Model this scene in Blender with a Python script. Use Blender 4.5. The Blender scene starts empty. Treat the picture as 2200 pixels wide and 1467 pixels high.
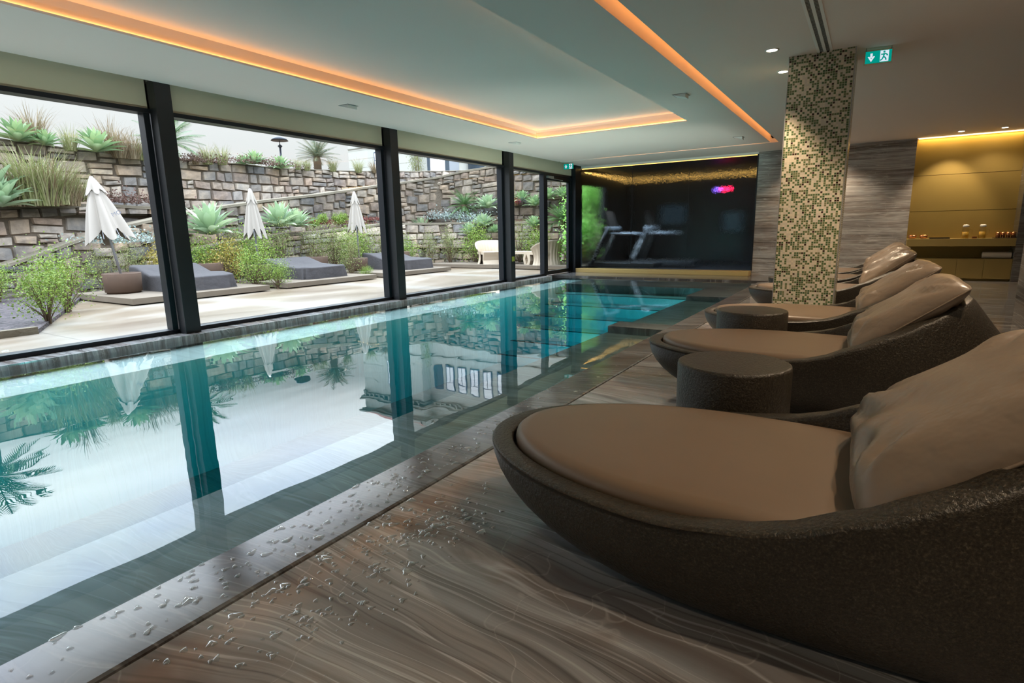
import bpy, bmesh, math, random
from mathutils import Vector, Matrix
from math import sin, cos, pi, sqrt, radians, exp

sc = bpy.context.scene
COL = sc.collection

# ------------------------------------------------------------------ camera
F_PX, YAW, PITCH, ROLL = 1202.107, -0.566576, -0.193990, -0.0203193
CAM = Vector((0, 0, 1.05))
fw = Vector((sin(YAW)*cos(PITCH), cos(YAW)*cos(PITCH), sin(PITCH)))
_r = Vector((cos(YAW), -sin(YAW), 0)); _u = _r.cross(fw)
RT = cos(ROLL)*_r + sin(ROLL)*_u
UP = -sin(ROLL)*_r + cos(ROLL)*_u
cd = bpy.data.cameras.new('camera'); cam = bpy.data.objects.new('camera', cd); COL.objects.link(cam)
M = Matrix(((RT.x, UP.x, -fw.x, CAM.x), (RT.y, UP.y, -fw.y, CAM.y), (RT.z, UP.z, -fw.z, CAM.z), (0, 0, 0, 1)))
cam.matrix_world = M
cd.sensor_width = 36; cd.lens = 36*F_PX/2200; cd.clip_start = 0.05; cd.clip_end = 400
sc.camera = cam


def at(px, py, axis, v):
    """a point of the photograph on the world plane axis = v"""
    d = RT*((px-1100)/F_PX) + UP*((733.5-py)/F_PX) + fw
    return CAM + d*((v-CAM[axis])/d[axis])


# ------------------------------------------------------------------ colour management
vs = sc.view_settings
vs.view_transform = 'Standard'; vs.look = 'None'; vs.gamma = 1; vs.use_curve_mapping = False
vs.exposure = 1.24
cy = sc.cycles
cy.use_denoising = True
cy.max_bounces = 7; cy.diffuse_bounces = 4; cy.glossy_bounces = 4; cy.transmission_bounces = 6
cy.transparent_max_bounces = 12; cy.volume_bounces = 0
cy.sample_clamp_indirect = 6; cy.caustics_reflective = False; cy.caustics_refractive = False
cy.use_light_tree = True


# ------------------------------------------------------------------ node helpers
def L3(r, g, b):
    f = lambda c: c/12.92 if c <= .04045 else ((c+.055)/1.055)**2.4
    return (f(r/255), f(g/255), f(b/255), 1)


class NT:
    def __init__(s, name, world=False):
        if world:
            s.id = bpy.data.worlds.new(name)
        else:
            s.id = bpy.data.materials.new(name)
        s.id.use_nodes = True
        s.t = s.id.node_tree; s.t.nodes.clear()

    def n(s, kind, inputs=None, **kw):
        nd = s.t.nodes.new('ShaderNode'+kind)
        for k, v in kw.items():
            setattr(nd, k, v)
        for k, v in (inputs or {}).items():
            if isinstance(v, (bpy.types.NodeSocket,)):
                s.t.links.new(v, nd.inputs[k])
            else:
                nd.inputs[k].default_value = v
        return nd

    def math(s, op, a, b=0.0, c=0.0):
        return s.n('Math', {0: a, 1: b, 2: c}, operation=op).outputs[0]

    def ramp(s, fac, stops, interp='LINEAR'):
        nd = s.n('ValToRGB', {'Fac': fac}); cr = nd.color_ramp; cr.interpolation = interp
        while len(cr.elements) < len(stops):
            cr.elements.new(0.5)
        for e, (p, c) in zip(cr.elements, stops):
            e.position = p; e.color = c if len(c) == 4 else (*c, 1)
        return nd.outputs['Color']

    def mix(s, f, a, b, mode='MIX'):
        nd = s.n('Mix', data_type='RGBA', blend_type=mode)
        for i, v in ((0, f), (6, a), (7, b)):
            if isinstance(v, bpy.types.NodeSocket):
                s.t.links.new(v, nd.inputs[i])
            else:
                nd.inputs[i].default_value = v if i == 0 or len(v) == 4 else (*v, 1)
        return nd.outputs[2]

    def pos(s):
        return s.n('NewGeometry').outputs['Position']

    def obj(s):
        return s.n('TexCoord').outputs['Object']

    def mapping(s, vec, scale=(1, 1, 1), loc=(0, 0, 0), rot=(0, 0, 0)):
        return s.n('Mapping', {'Vector': vec, 'Scale': scale, 'Location': loc, 'Rotation': rot}).outputs[0]

    def noise(s, vec, scale=5, detail=4, rough=.5, dist=0, out='Fac'):
        return s.n('TexNoise', {'Vector': vec, 'Scale': scale, 'Detail': detail, 'Roughness': rough, 'Distortion': dist}).outputs[out]

    def bump(s, h, strength=.3, dist=.01):
        return s.n('Bump', {'Height': h, 'Strength': strength, 'Distance': dist}).outputs[0]

    def schlick(s, f0, nrm=None):
        f = s.n('LayerWeight', {'Blend': .5, **({'Normal': nrm} if nrm is not None else {})}).outputs['Facing']
        return s.math('MULTIPLY_ADD', s.math('POWER', f, 5.0), 1-f0, f0)

    def out(s, surf=None, vol=None):
        o = s.n('OutputWorld' if isinstance(s.id, bpy.types.World) else 'OutputMaterial')
        if surf is not None:
            s.t.links.new(surf, o.inputs['Surface'])
        if vol is not None:
            s.t.links.new(vol, o.inputs['Volume'])
        return s.id

    def pbr(s, col, rough=.5, metal=0.0, normal=None, spec=.5, **kw):
        ins = {'Base Color': col if isinstance(col, bpy.types.NodeSocket) or len(col) == 4 else (*col, 1), 'Roughness': rough, 'Metallic': metal, 'Specular IOR Level': spec}
        if normal is not None:
            ins['Normal'] = normal
        ins.update(kw)
        return s.n('BsdfPrincipled', ins).outputs[0]


# ------------------------------------------------------------------ sky: bright overcast, brighter overhead
w = NT('overcast_sky', True)
v = w.n('TexCoord').outputs['Generated']
z = w.n('SeparateXYZ', {0: v}).outputs[2]
cl = w.noise(w.mapping(v, (1.3, 1.3, 2.6)), 2.0, 4, .5, .3)
tint = w.ramp(cl, [(.36, (.60, .70, 1.0)), (.50, (.76, .86, 1.0)), (.64, (.88, .95, 1.0))])
low = w.ramp(z, [(0.0, (1, 1, 1)), (.22, (1, 1, 1)), (.42, (0, 0, 0))])
colr = w.mix(low, tint, (.97, .98, 1.0, 1))
zz = w.ramp(z, [(0, (.08,)*3), (.24, (.105,)*3), (.345, (.66,)*3), (.55, (.85,)*3), (1, (1,)*3)])
st = w.math('MULTIPLY', zz, 4.3)
sc.world = w.out(w.n('Background', {'Color': colr, 'Strength': st}).outputs[0])

WZ = -0.03          # water level
CEIL = 2.605
WX = -6.38          # inner face of the window frames
YB = 13.33          # end wall


# ------------------------------------------------------------------ materials
def marble(name, band, scale=1.0, rough=.13, warm=1.0, warp=.55, gain=1.0, rusty=.45, calmk=.9):
    m = NT(name); P = m.pos()
    s = [.30, .30, .30]; s[band] = 1.0
    Q = m.mapping(P, tuple(s))
    w1 = m.noise(Q, .9*scale, 2, .45, .15)
    w2 = m.noise(m.mapping(P, tuple(min(1, a*1.6) for a in s)), 2.4*scale, 2, .45, .1)
    b = m.n('SeparateXYZ', {0: P}).outputs[band]
    o1 = m.n('SeparateXYZ', {0: P}).outputs[0 if band else 1]
    t = m.math('MULTIPLY_ADD', w1, warp*1.9, b)
    t = m.math('MULTIPLY_ADD', w2, warp*.34, t)
    vec = m.n('CombineXYZ', {0: t, 1: m.math('MULTIPLY', o1, .03), 2: 0.0}).outputs[0]
    n0 = m.noise(vec, 1.7*scale, 3, .5)
    n1 = m.noise(vec, 9.0*scale, 9, .70)
    n2 = m.noise(vec, 20*scale, 3, .5)
    n3 = m.noise(P, 1.6, 4, .55, .8)
    g = gain
    c1 = m.ramp(n1, [(.28, (.034*g, .027*g, .022*g)), (.40, (.095*g, .080*g, .068*g)), (.48, (.18*g, .163*g, .145*g)),
                     (.55, (.27*g, .255*g, .235*g)), (.62, (.12*g, .100*g, .082*g)), (.74, (.34*g, .315*g, .28*g))])
    c0 = m.ramp(n0, [(.32, (.44, .37, .34)), (.44, (.92, .88, .85)), (.54, (1.15, 1.18, 1.18)), (.66, (.62, .54, .48))])
    c = m.mix(1.0, c1, c0, 'MULTIPLY')
    c = m.mix(1.0, c, m.ramp(n3, [(.40, (1.04, .94, .84)), (.55, (.98, 1.0, 1.0)), (.68, (1.08*warm, .94, .82))]), 'MULTIPLY')
    # calm grey clouds between the streaked zones, with their own soft contour lines
    nb = m.noise(vec, 3.2*scale, 2, .45)
    calm = m.ramp(nb, [(.30, (.10*g, .085*g, .072*g)), (.40, (.235*g, .22*g, .20*g)), (.46, (.15*g, .135*g, .12*g)), (.50, (.29*g, .275*g, .25*g)), (.56, (.20*g, .19*g, .175*g)), (.62, (.12*g, .095*g, .08*g)), (.72, (.25*g, .235*g, .21*g))])
    mk = m.ramp(m.noise(m.mapping(P, tuple(min(1, a*1.5) for a in s)), 1.5*scale, 3, .55, .5), [(.36, (0, 0, 0)), (.54, (1, 1, 1))])
    c = m.mix(m.math('MULTIPLY', mk, calmk), c, calm)
    crk = m.n('TexVoronoi', {'Vector': m.n('VectorMath', {0: P, 1: m.noise(P, 3, 2, .5, 0, 'Color')}, operation='ADD').outputs[0], 'Scale': 1.6}, feature='DISTANCE_TO_EDGE').outputs['Distance']
    crack = m.ramp(crk, [(.0, (1, 1, 1)), (.008, (0, 0, 0))])
    c = m.mix(m.math('MULTIPLY', crack, .30), c, (.42*g, .38*g, .32*g, 1))
    vein = m.ramp(n2, [(.475, (0, 0, 0)), (.50, (1, 1, 1)), (.525, (0, 0, 0))])
    c = m.mix(m.math('MULTIPLY', vein, .45), c, (.50*g, .47*g, .42*g, 1))
    nd = m.noise(vec, 13*scale, 3, .5, .1)
    c = m.mix(m.math('MULTIPLY', m.ramp(nd, [(.475, (0, 0, 0)), (.495, (1, 1, 1)), (.515, (0, 0, 0))]), .5), c, (.035*g, .027*g, .022*g, 1))
    c = m.mix(1.0, c, m.ramp(m.noise(vec, 48*scale, 3, .6), [(.3, (.90, .92, .96)), (.7, (1.06, 1.08, 1.12))]), 'MULTIPLY')
    rust = m.ramp(m.noise(m.mapping(P, tuple(min(1, a*1.8) for a in s)), 2.1*scale, 5, .62, .3), [(.52, (1, 1, 1)), (.60, (.62, .46, .38)), (.66, (.50, .38, .33)), (.72, (1, 1, 1))])
    c = m.mix(rusty, c, rust, 'MULTIPLY')
    c = m.mix(1.0, c, (.95, .985, 1.05, 1), 'MULTIPLY')
    r = m.math('MULTIPLY_ADD', n3, .10, rough-.05)
    return m.out(m.pbr(c, r, normal=m.bump(m.noise(P, 7, 2), .03, .01)))


def soft_marble(name, pale, k, gain):
    mm = marble(name, 1, 1.0, .4, warp=.6, gain=gain); t = mm.node_tree
    p = [n for n in t.nodes if n.type == 'BSDF_PRINCIPLED'][0]; lk = p.inputs['Base Color'].links[0].from_socket
    nd = t.nodes.new('ShaderNodeMix'); nd.data_type = 'RGBA'; nd.inputs[0].default_value = k
    t.links.new(lk, nd.inputs[6]); nd.inputs[7].default_value = (*pale, 1); t.links.new(nd.outputs[2], p.inputs['Base Color'])
    return mm


def plain(name, col, rough=.5, metal=0, bump=None, spec=.5, var=0.0, **kw):
    m = NT(name); P = m.obj(); nrm = None
    c = (*col, 1)
    if var:
        k = m.noise(P, 3.0, 5, .6)
        c = m.mix(k, tuple(a*(1-var) for a in col)+(1,), tuple(a*(1+var) for a in col)+(1,))
    if bump:
        nrm = m.bump(m.noise(P, bump[0], 3, .55), bump[1], bump[2])
    return m.out(m.pbr(c, rough, metal, nrm, spec, **kw))


def emit(name, col, strength):
    m = NT(name)
    return m.out(m.n('Emission', {'Color': (*col, 1), 'Strength': strength}).outputs[0])


MAT = {}
MAT['paint'] = plain('ceiling_paint', (.765, .69, .64), .8)
MAT['floor'] = marble('marble_floor', 1, .8, .10, warp=.80, gain=1.30, warm=1.0)
MAT['coping'] = marble('marble_coping', 1, .9, .18, warp=.6, gain=.62)
MAT['sillm'] = marble('marble_sill', 1, 2.0, .14, warp=.3, gain=1.8)
MAT['endwall'] = marble('marble_wall', 2, 1.25, .16, warp=.08, gain=1.8, rusty=.2, calmk=.6)
MAT['sidewall'] = marble('marble_side', 2, 1.5, .12, warp=.14, gain=.8, rusty=0, calmk=.4)
MAT['pool'] = soft_marble('pool_marble', (.52, .54, .52), .62, 2.6)
MAT['ledge'] = marble('ledge_marble', 1, 1.0, .4, warp=.6, gain=.85)
MAT['ledgelight'] = soft_marble('window_ledge_marble', (.85, .84, .80), .75, 3.2)
MAT['steps'] = soft_marble('step_marble', (.80, .84, .82), .8, 2.6)
MAT['riser_shade'] = plain('step_riser_shade', (.03, .035, .035), .5)  # near-black colour carrying the shade of the step risers
MAT['steel'] = plain('dark_steel', (.022, .024, .030), .38, .6)
MAT['steelpost'] = plain('post_steel', (.030, .030, .033), .42, .5, var=.2)
MAT['blind'] = plain('blind_fabric', (.62, .54, .40), .85, bump=(900, .15, .001))
MAT['dark'] = plain('dark_void', (.012, .011, .010), .7)
m = NT('hull_resin'); P = m.obj()
sp = m.noise(P, 170, 3, .6); k2 = m.noise(P, 2.5, 4, .6)
c = m.ramp(sp, [(.35, (.017, .013, .009)), (.55, (.034, .027, .018)), (.72, (.080, .066, .046))])
c = m.mix(1, c, m.ramp(k2, [(.3, (.78, .74, .70)), (.7, (1.2, 1.2, 1.2))]), 'MULTIPLY')
MAT['hull'] = m.out(m.pbr(c, .36, .1, m.bump(m.noise(P, 95, 3, .55), .75, .006)))
MAT['pad'] = plain('pad_leather', (.165, .110, .070), .40, bump=(260, .05, .002), var=.08)
MAT['pillow'] = plain('pillow_leather', (.205, .150, .106), .33, bump=(9, .42, .025), var=.12)
MAT['led'] = emit('led_amber', (1.0, .42, .11), 7)
MAT['ledgold'] = emit('led_gold', (1.0, .55, .13), 5)
MAT['leddim'] = emit('led_dim_gold', (1.0, .55, .13), 1.7)
MAT['ledsoft'] = emit('led_soft_amber', (1.0, .42, .11), 3)
MAT['lamp'] = emit('lamp_warm', (1.0, .86, .68), 14)
MAT['white'] = plain('white_plastic', (.8, .8, .78), .45)
MAT['greym'] = plain('grey_metal', (.35, .35, .34), .4, .5)
MAT['copper'] = plain('copper', (.60, .27, .12), .25, .9)
MAT['tray'] = plain('tray_black', (.02, .017, .015), .3)
MAT['towel'] = plain('towel', (.72, .64, .54), .95, bump=(220, .5, .004))
MAT['corten'] = plain('corten_steel', (0.114, 0.075, 0.055), .6, .1, var=.3, spec=.15)
MAT['cover'] = plain('cover_fabric', (.068, .063, .064), .85, spec=.12, var=.10, bump=(7, .5, .03))
MAT['canvas'] = plain('umbrella_canvas', (.31, .272, .232), .85, spec=.2)
MAT['alu'] = plain('brushed_aluminium', (0.231, 0.231, 0.239), .4, .5)
MAT['slab'] = plain('slab_concrete', (0.160, 0.129, 0.097), .75, var=.15, spec=.15)
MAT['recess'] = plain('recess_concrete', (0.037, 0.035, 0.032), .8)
MAT['resin'] = plain('cream_resin', (.47, .385, .285), .6, spec=.2)
MAT['soil'] = plain('soil', (0.088, 0.058, 0.040), .95, bump=(14, .8, .05), var=.4, spec=.0)
MAT['bark'] = plain('bark', (0.128, 0.088, 0.058), .9, var=.3, spec=.15)
MAT['cream'] = plain('building_render', (.42, .42, .37), .85, var=.04, spec=.15)
MAT['creamtrim'] = plain('building_trim', (.33, .33, .285), .85, spec=.15)
MAT['bframe'] = plain('window_paint', (.05, .08, .13), .5)
MAT['bcurtain'] = plain('curtain_white', (0.850, 0.850, 0.850), .8)
MAT['bdark'] = plain('dark_glazing', (.05, .07, .09), .1)
MAT['rooftile'] = plain('roof_tile', (0.302, 0.107, 0.080), .8, var=.3)
MAT['gymdark'] = plain('gym_dark', (.03, .033, .038), .5)
MAT['gymfloor'] = plain('gym_floor', (.02, .022, .028), .35)
MAT['gymsilver'] = plain('gym_silver', (.35, .38, .42), .35, .5)
MAT['yellow'] = plain('yellow_label', (.30, .26, .03), .6)
MAT['letter'] = plain('dark_lettering', (.12, .12, .15), .7)
MAT['letterw'] = plain('white_lettering', (.7, .72, .75), .5)
MAT['gold'] = plain('gold_panel', (.40, .285, .085), .38, .45, var=.05)
MAT['golddark'] = plain('gold_cabinet', (.42, .31, .11), .42, .35, var=.05)
MAT['brass'] = plain('brass_trough', (.62, .44, .17), .4, .5)
MAT['exitg'] = emit('exit_green', (.0, .25, .20), .5)
MAT['exitw'] = emit('exit_white', (.75, .85, .95), .4)


def _stone(name, stops, dark=.0):
    m = NT(name); g = m.n('NewGeometry'); P = g.outputs['Position']; ri = g.outputs['Random Per Island']
    c = m.ramp(ri, stops, 'CONSTANT')
    k = m.noise(P, 5, 6, .65); k2 = m.noise(P, 1.1, 3, .5)
    c = m.mix(1, c, m.ramp(k, [(.3, (.62, .62, .62)), (.55, (1, 1, 1)), (.7, (1.28, 1.22, 1.12))]), 'MULTIPLY')
    c = m.mix(1, c, m.ramp(k2, [(.35, (.72-dark, .74-dark, .78-dark)), (.6, (1.08, 1.0, .92))]), 'MULTIPLY')
    return m.out(m.pbr(c, .85, normal=m.bump(k, .7, .03), spec=.1))


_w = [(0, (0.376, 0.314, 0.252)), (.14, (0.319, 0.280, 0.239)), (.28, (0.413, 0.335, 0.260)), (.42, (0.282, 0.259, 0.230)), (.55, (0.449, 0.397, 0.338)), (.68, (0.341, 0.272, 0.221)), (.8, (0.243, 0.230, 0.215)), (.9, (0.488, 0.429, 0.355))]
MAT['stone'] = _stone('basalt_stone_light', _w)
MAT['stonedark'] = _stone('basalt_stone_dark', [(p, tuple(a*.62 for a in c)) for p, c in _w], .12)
MAT['mortar'] = plain('wall_core', (0.125, 0.099, 0.074), .95, bump=(18, .8, .03), var=.4, spec=.15)
MAT['cap'] = plain('wall_cap', (0.175, 0.149, 0.111), .9, bump=(15, .6, .02), var=.3, spec=.15)

# terrace paving: tan, washed lighter along the joints
m = NT('terrace_paving'); P = m.pos(); sx = m.n('SeparateXYZ', {0: P})
nb = m.noise(m.mapping(P, (.5, .22, 1)), 1.4, 4, .55, .4)
c = m.ramp(nb, [(.34, (0.140, 0.098, 0.063)), (.50, (0.177, 0.132, 0.088)), (.60, (0.229, 0.192, 0.151)), (.72, (0.291, 0.263, 0.218))])
jx = m.math('PINGPONG', m.math('ADD', sx.outputs[1], .45), 1.5)
jl = m.math('LESS_THAN', jx, .008)
wear = m.math('MULTIPLY', m.ramp(m.math('ADD', jx, m.math('MULTIPLY', nb, .5)), [(.30, (1, 1, 1)), (.62, (0, 0, 0))]), .5)
c = m.mix(wear, c, (.30, .285, .26, 1))
c = m.mix(m.math('MULTIPLY', jl, .55), c, (.05, .042, .035, 1))
MAT['paving'] = m.out(m.pbr(c, m.math('MULTIPLY_ADD', nb, .5, .12), spec=.4))

m = NT('slate_chips'); P = m.pos()
vn = m.n('TexVoronoi', {'Vector': P, 'Scale': 26.0}, feature='F1')
c = m.ramp(m.n('SeparateColor', {0: vn.outputs['Color']}).outputs[0], [(0, (0.017, 0.013, 0.014)), (.4, (0.044, 0.033, 0.038)), (.75, (0.069, 0.050, 0.055)), (1, (0.094, 0.073, 0.076))])
MAT['chips'] = m.out(m.pbr(c, .7, normal=m.bump(vn.outputs['Distance'], .9, .03)))


def leafmat(name, a, b, c, rough=.5):
    m = NT(name); ri = m.n('NewGeometry').outputs['Random Per Island']
    col = m.ramp(ri, [(0, a), (.5, b), (1, c)])
    d = m.pbr(col, rough, spec=.3)
    t = m.n('BsdfTranslucent', {'Color': col}).outputs[0]
    return m.out(m.n('MixShader', {0: .25, 1: d, 2: t}).outputs[0])


MAT['agave'] = leafmat('agave_leaf', (0.166, 0.270, 0.134), (0.245, 0.366, 0.175), (0.363, 0.459, 0.234), .45)
MAT['agaveblue'] = leafmat('agave_blue_leaf', (0.227, 0.319, 0.194), (0.330, 0.436, 0.261), (0.466, 0.543, 0.330), .45)
MAT['cycad'] = leafmat('cycad_leaf', (0.052, 0.111, 0.039), (0.085, 0.169, 0.059), (0.141, 0.234, 0.077), .4)
MAT['cycadolive'] = leafmat('cycad_olive_leaf', (0.077, 0.112, 0.077), (0.128, 0.154, 0.085), (0.213, 0.178, 0.085), .45)
MAT['shrub'] = leafmat('shrub_leaf', (0.092, 0.161, 0.024), (0.168, 0.256, 0.041), (0.279, 0.355, 0.069), .55)
MAT['shrubolive'] = leafmat('shrub_olive_leaf', (0.112, 0.136, 0.051), (0.186, 0.213, 0.073), (0.282, 0.289, 0.101), .6)
MAT['shrubyellow'] = leafmat('shrub_yellow_leaf', (0.221, 0.185, 0.030), (0.309, 0.251, 0.045), (0.369, 0.281, 0.088), .6)
MAT['grass'] = leafmat('grass_blade', (0.170, 0.198, 0.065), (0.255, 0.262, 0.107), (0.355, 0.325, 0.184), .6)
MAT['drygrass'] = leafmat('dry_grass_blade', (0.188, 0.124, 0.068), (0.238, 0.181, 0.103), (0.284, 0.227, 0.147), .7)
MAT['heath'] = leafmat('heath_leaf', (0.090, 0.049, 0.039), (0.136, 0.074, 0.057), (0.170, 0.108, 0.085), .7)
MAT['redplant'] = leafmat('red_succulent', (0.126, 0.025, 0.021), (0.151, 0.042, 0.034), (0.105, 0.059, 0.042), .6)
MAT['silver'] = leafmat('silver_leaf', (0.198, 0.255, 0.227), (0.289, 0.346, 0.317), (0.381, 0.425, 0.392), .6)
MAT['hedge'] = leafmat('lawn_green', (0.202, 0.459, 0.076), (0.306, 0.641, 0.128), (0.430, 0.765, 0.192), .6)

# clear water: mirror by angle, tinted by depth
m = NT('pool_water'); P = m.pos()
rip = m.noise(m.mapping(P, (1, .55, 1)), 2.2, 2, .5)
nrm = m.bump(rip, .035, .05)
fr = m.schlick(.027, nrm)
gl = m.n('BsdfGlossy', {'Color': (1, 1, 1, 1), 'Roughness': 0.0, 'Normal': nrm}).outputs[0]
tr = m.n('BsdfTransparent', {'Color': (1, 1, 1, 1)}).outputs[0]
MAT['water'] = m.out(m.n('MixShader', {0: fr, 1: tr, 2: gl}).outputs[0],
                     m.n('VolumeAbsorption', {'Color': (.0, .66, .72, 1), 'Density': 1.05}).outputs[0])

m = NT('clear_glass')
fr = m.schlick(.02)
MAT['glass'] = m.out(m.n('MixShader', {0: fr, 1: m.n('BsdfTransparent', {'Color': (.96, .98, .97, 1)}).outputs[0],
                                       2: m.n('BsdfGlossy', {'Roughness': 0.0}).outputs[0]}).outputs[0])

# dark glass with a film of running water
m = NT('waterfall_glass'); P = m.pos()
h = m.noise(m.mapping(P, (7, 1, 4.5)), 3.2, 4, .6, .8)
h2 = m.noise(m.mapping(P, (24, 1, .8)), 2.0, 3, .6)
h3 = m.noise(m.mapping(P, (30, 1, 22)), 3.0, 2, .6, .5)
nrm = m.bump(m.math('MULTIPLY_ADD', h3, .22, m.math('MULTIPLY_ADD', h2, .15, h)), .24, .05)
fr = m.schlick(.02, nrm)
rf = m.n('BsdfRefraction', {'Color': (.80, .86, .88, 1), 'Roughness': .02, 'IOR': 1.16, 'Normal': nrm}).outputs[0]
gl = m.n('BsdfGlossy', {'Roughness': .08, 'Normal': nrm, 'Color': (.6, .6, .6, 1)}).outputs[0]
MAT['wetglass'] = m.out(m.n('MixShader', {0: fr, 1: rf, 2: gl}).outputs[0])

# mosaic
m = NT('mosaic_tiles'); P = m.obj(); s = m.n('SeparateXYZ', {0: P})
T = .0204
uvw = m.n('VectorMath', {0: P, 1: (1/T, 1/T, 1/T)}, operation='MULTIPLY').outputs[0]
off = m.n('VectorMath', {0: uvw, 1: (.01, .01, .01)}, operation='ADD').outputs[0]
fl = m.n('VectorMath', {0: off}, operation='FLOOR').outputs[0]
frc = m.n('VectorMath', {0: off}, operation='FRACTION').outputs[0]
wn = m.n('TexWhiteNoise', {'Vector': fl}).outputs['Value']
fs = m.n('SeparateXYZ', {0: frc})
gx = m.math('LESS_THAN', m.math('ABSOLUTE', m.math('SUBTRACT', fs.outputs[0], .5)), .43)
gy = m.math('LESS_THAN', m.math('ABSOLUTE', m.math('SUBTRACT', fs.outputs[1], .5)), .43)
gz = m.math('LESS_THAN', m.math('ABSOLUTE', m.math('SUBTRACT', fs.outputs[2], .5)), .43)
nz = m.n('SeparateXYZ', {0: m.n('NewGeometry').outputs['Normal']})
gx = m.math('MAXIMUM', gx, m.math('GREATER_THAN', m.math('ABSOLUTE', nz.outputs[0]), .5))
gy = m.math('MAXIMUM', gy, m.math('GREATER_THAN', m.math('ABSOLUTE', nz.outputs[1]), .5))
tile = m.math('MULTIPLY', m.math('MULTIPLY', gx, gy), gz)
tc = m.ramp(wn, [(0, (.66, .56, .43)), (.26, (.56, .48, .39)), (.44, (.085, .13, .05)), (.60, (.13, .15, .065)), (.74, (.06, .105, .045)), (.86, (.17, .16, .08)), (.94, (.035, .014, .010))], 'CONSTANT')
c = m.mix(tile, (.52, .48, .34, 1), tc)
MAT['mosaic'] = m.out(m.pbr(c, m.math('MULTIPLY_ADD', tile, -.42, .6), normal=m.bump(tile, .4, .002)))


# ------------------------------------------------------------------ mesh helpers
class MB:
    def __init__(s):
        s.v = []; s.f = []; s.mi = []

    def quad(s, a, b, c, d, mi=0):
        i = len(s.v); s.v += [tuple(a), tuple(b), tuple(c), tuple(d)]; s.f.append((i, i+1, i+2, i+3)); s.mi.append(mi)

    def face(s, pts, mi=0):
        i = len(s.v); s.v += [tuple(p) for p in pts]; s.f.append(tuple(range(i, i+len(pts)))); s.mi.append(mi)

    def box(s, x0, x1, y0, y1, z0, z1, mi=0):
        i = len(s.v)
        s.v += [(x, y, z) for z in (z0, z1) for y in (y0, y1) for x in (x0, x1)]
        for q in ((0, 2, 3, 1), (4, 5, 7, 6), (0, 1, 5, 4), (2, 6, 7, 3), (0, 4, 6, 2), (1, 3, 7, 5)):
            s.f.append(tuple(i+k for k in q)); s.mi.append(mi)
        return s

    def prism(s, poly, z0, z1, mi=0):
        n = len(poly); i = len(s.v)
        s.v += [(p[0], p[1], z0) for p in poly]+[(p[0], p[1], z1) for p in poly]
        s.f.append(tuple(i+k for k in range(n))[::-1]); s.f.append(tuple(i+n+k for k in range(n))); s.mi += [mi, mi]
        for k in range(n):
            l = (k+1) % n
            s.f.append((i+k, i+l, i+n+l, i+n+k)); s.mi.append(mi)
        return s

    def loft(s, rings, closed=True, caps=(False, False), mi=0):
        n = len(rings[0]); i = len(s.v)
        for r in rings:
            s.v += [tuple(p) for p in r]
        for a in range(len(rings)-1):
            for k in range(n if closed else n-1):
                l = (k+1) % n
                s.f.append((i+a*n+k, i+a*n+l, i+(a+1)*n+l, i+(a+1)*n+k)); s.mi.append(mi)
        if caps[0]:
            s.f.append(tuple(i+k for k in range(n))[::-1]); s.mi.append(mi)
        if caps[1]:
            s.f.append(tuple(i+(len(rings)-1)*n+k for k in range(n))); s.mi.append(mi)
        return s

    def tube(s, pts, rad, n=10, caps=True, mi=0):
        pts = [Vector(p) for p in pts]
        rs = rad if isinstance(rad, (list, tuple)) else [rad]*len(pts)
        rings = []; up = None
        for k, p in enumerate(pts):
            t = (pts[min(k+1, len(pts)-1)]-pts[max(k-1, 0)]).normalized()
            if up is None:
                up = t.orthogonal().normalized()
            up = (up-t*up.dot(t)).normalized(); sd = t.cross(up)
            rings.append([p+(up*cos(2*pi*j/n)+sd*sin(2*pi*j/n))*rs[k] for j in range(n)])
        return s.loft(rings, True, (caps, caps), mi)

    def lathe(s, prof, c=(0, 0, 0), n=32, mi=0, caps=(False, False)):
        rings = [[(c[0]+r*cos(2*pi*j/n), c[1]+r*sin(2*pi*j/n), c[2]+z) for j in range(n)] for r, z in prof]
        return s.loft(rings, True, caps, mi)

    def mesh(s, name):
        me = bpy.data.meshes.new(name); me.from_pydata(s.v, [], s.f)
        for p, k in zip(me.polygons, s.mi):
            p.material_index = k
        return me

    def build(s, name, mat, parent=None, smooth=False, bevel=0, seg=2, merge=False):
        me = s.mesh(name)
        for k in (mat if isinstance(mat, list) else [mat]):
            me.materials.append(MAT[k])
        bm = bmesh.new(); bm.from_mesh(me)
        if merge or bevel:
            bmesh.ops.remove_doubles(bm, verts=bm.verts, dist=1e-5)
        if bevel:
            es = [e for e in bm.edges if len(e.link_faces) == 2 and e.calc_face_angle(0) > .6]
            bmesh.ops.bevel(bm, geom=es, offset=bevel, segments=seg, profile=.6, affect='EDGES')
        if bevel or merge:
            bmesh.ops.recalc_face_normals(bm, faces=bm.faces)
        bm.to_mesh(me); bm.free()
        if smooth:
            me.polygons.foreach_set('use_smooth', [True]*len(me.polygons))
        o = bpy.data.objects.new(name, me); COL.objects.link(o)
        if parent is not None:
            o.parent = parent
        return o


def tag(o, label=None, cat=None, group=None, kind=None):
    for k, v in (('label', label), ('category', cat), ('group', group), ('kind', kind)):
        if v:
            o[k] = v
    return o


def empty(name, loc, label, cat, group=None, rz=0):
    o = bpy.data.objects.new(name, None); COL.objects.link(o)
    o.location = loc; o.rotation_euler = (0, 0, rz); o.empty_display_size = .1
    return tag(o, label, cat, group)


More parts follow.
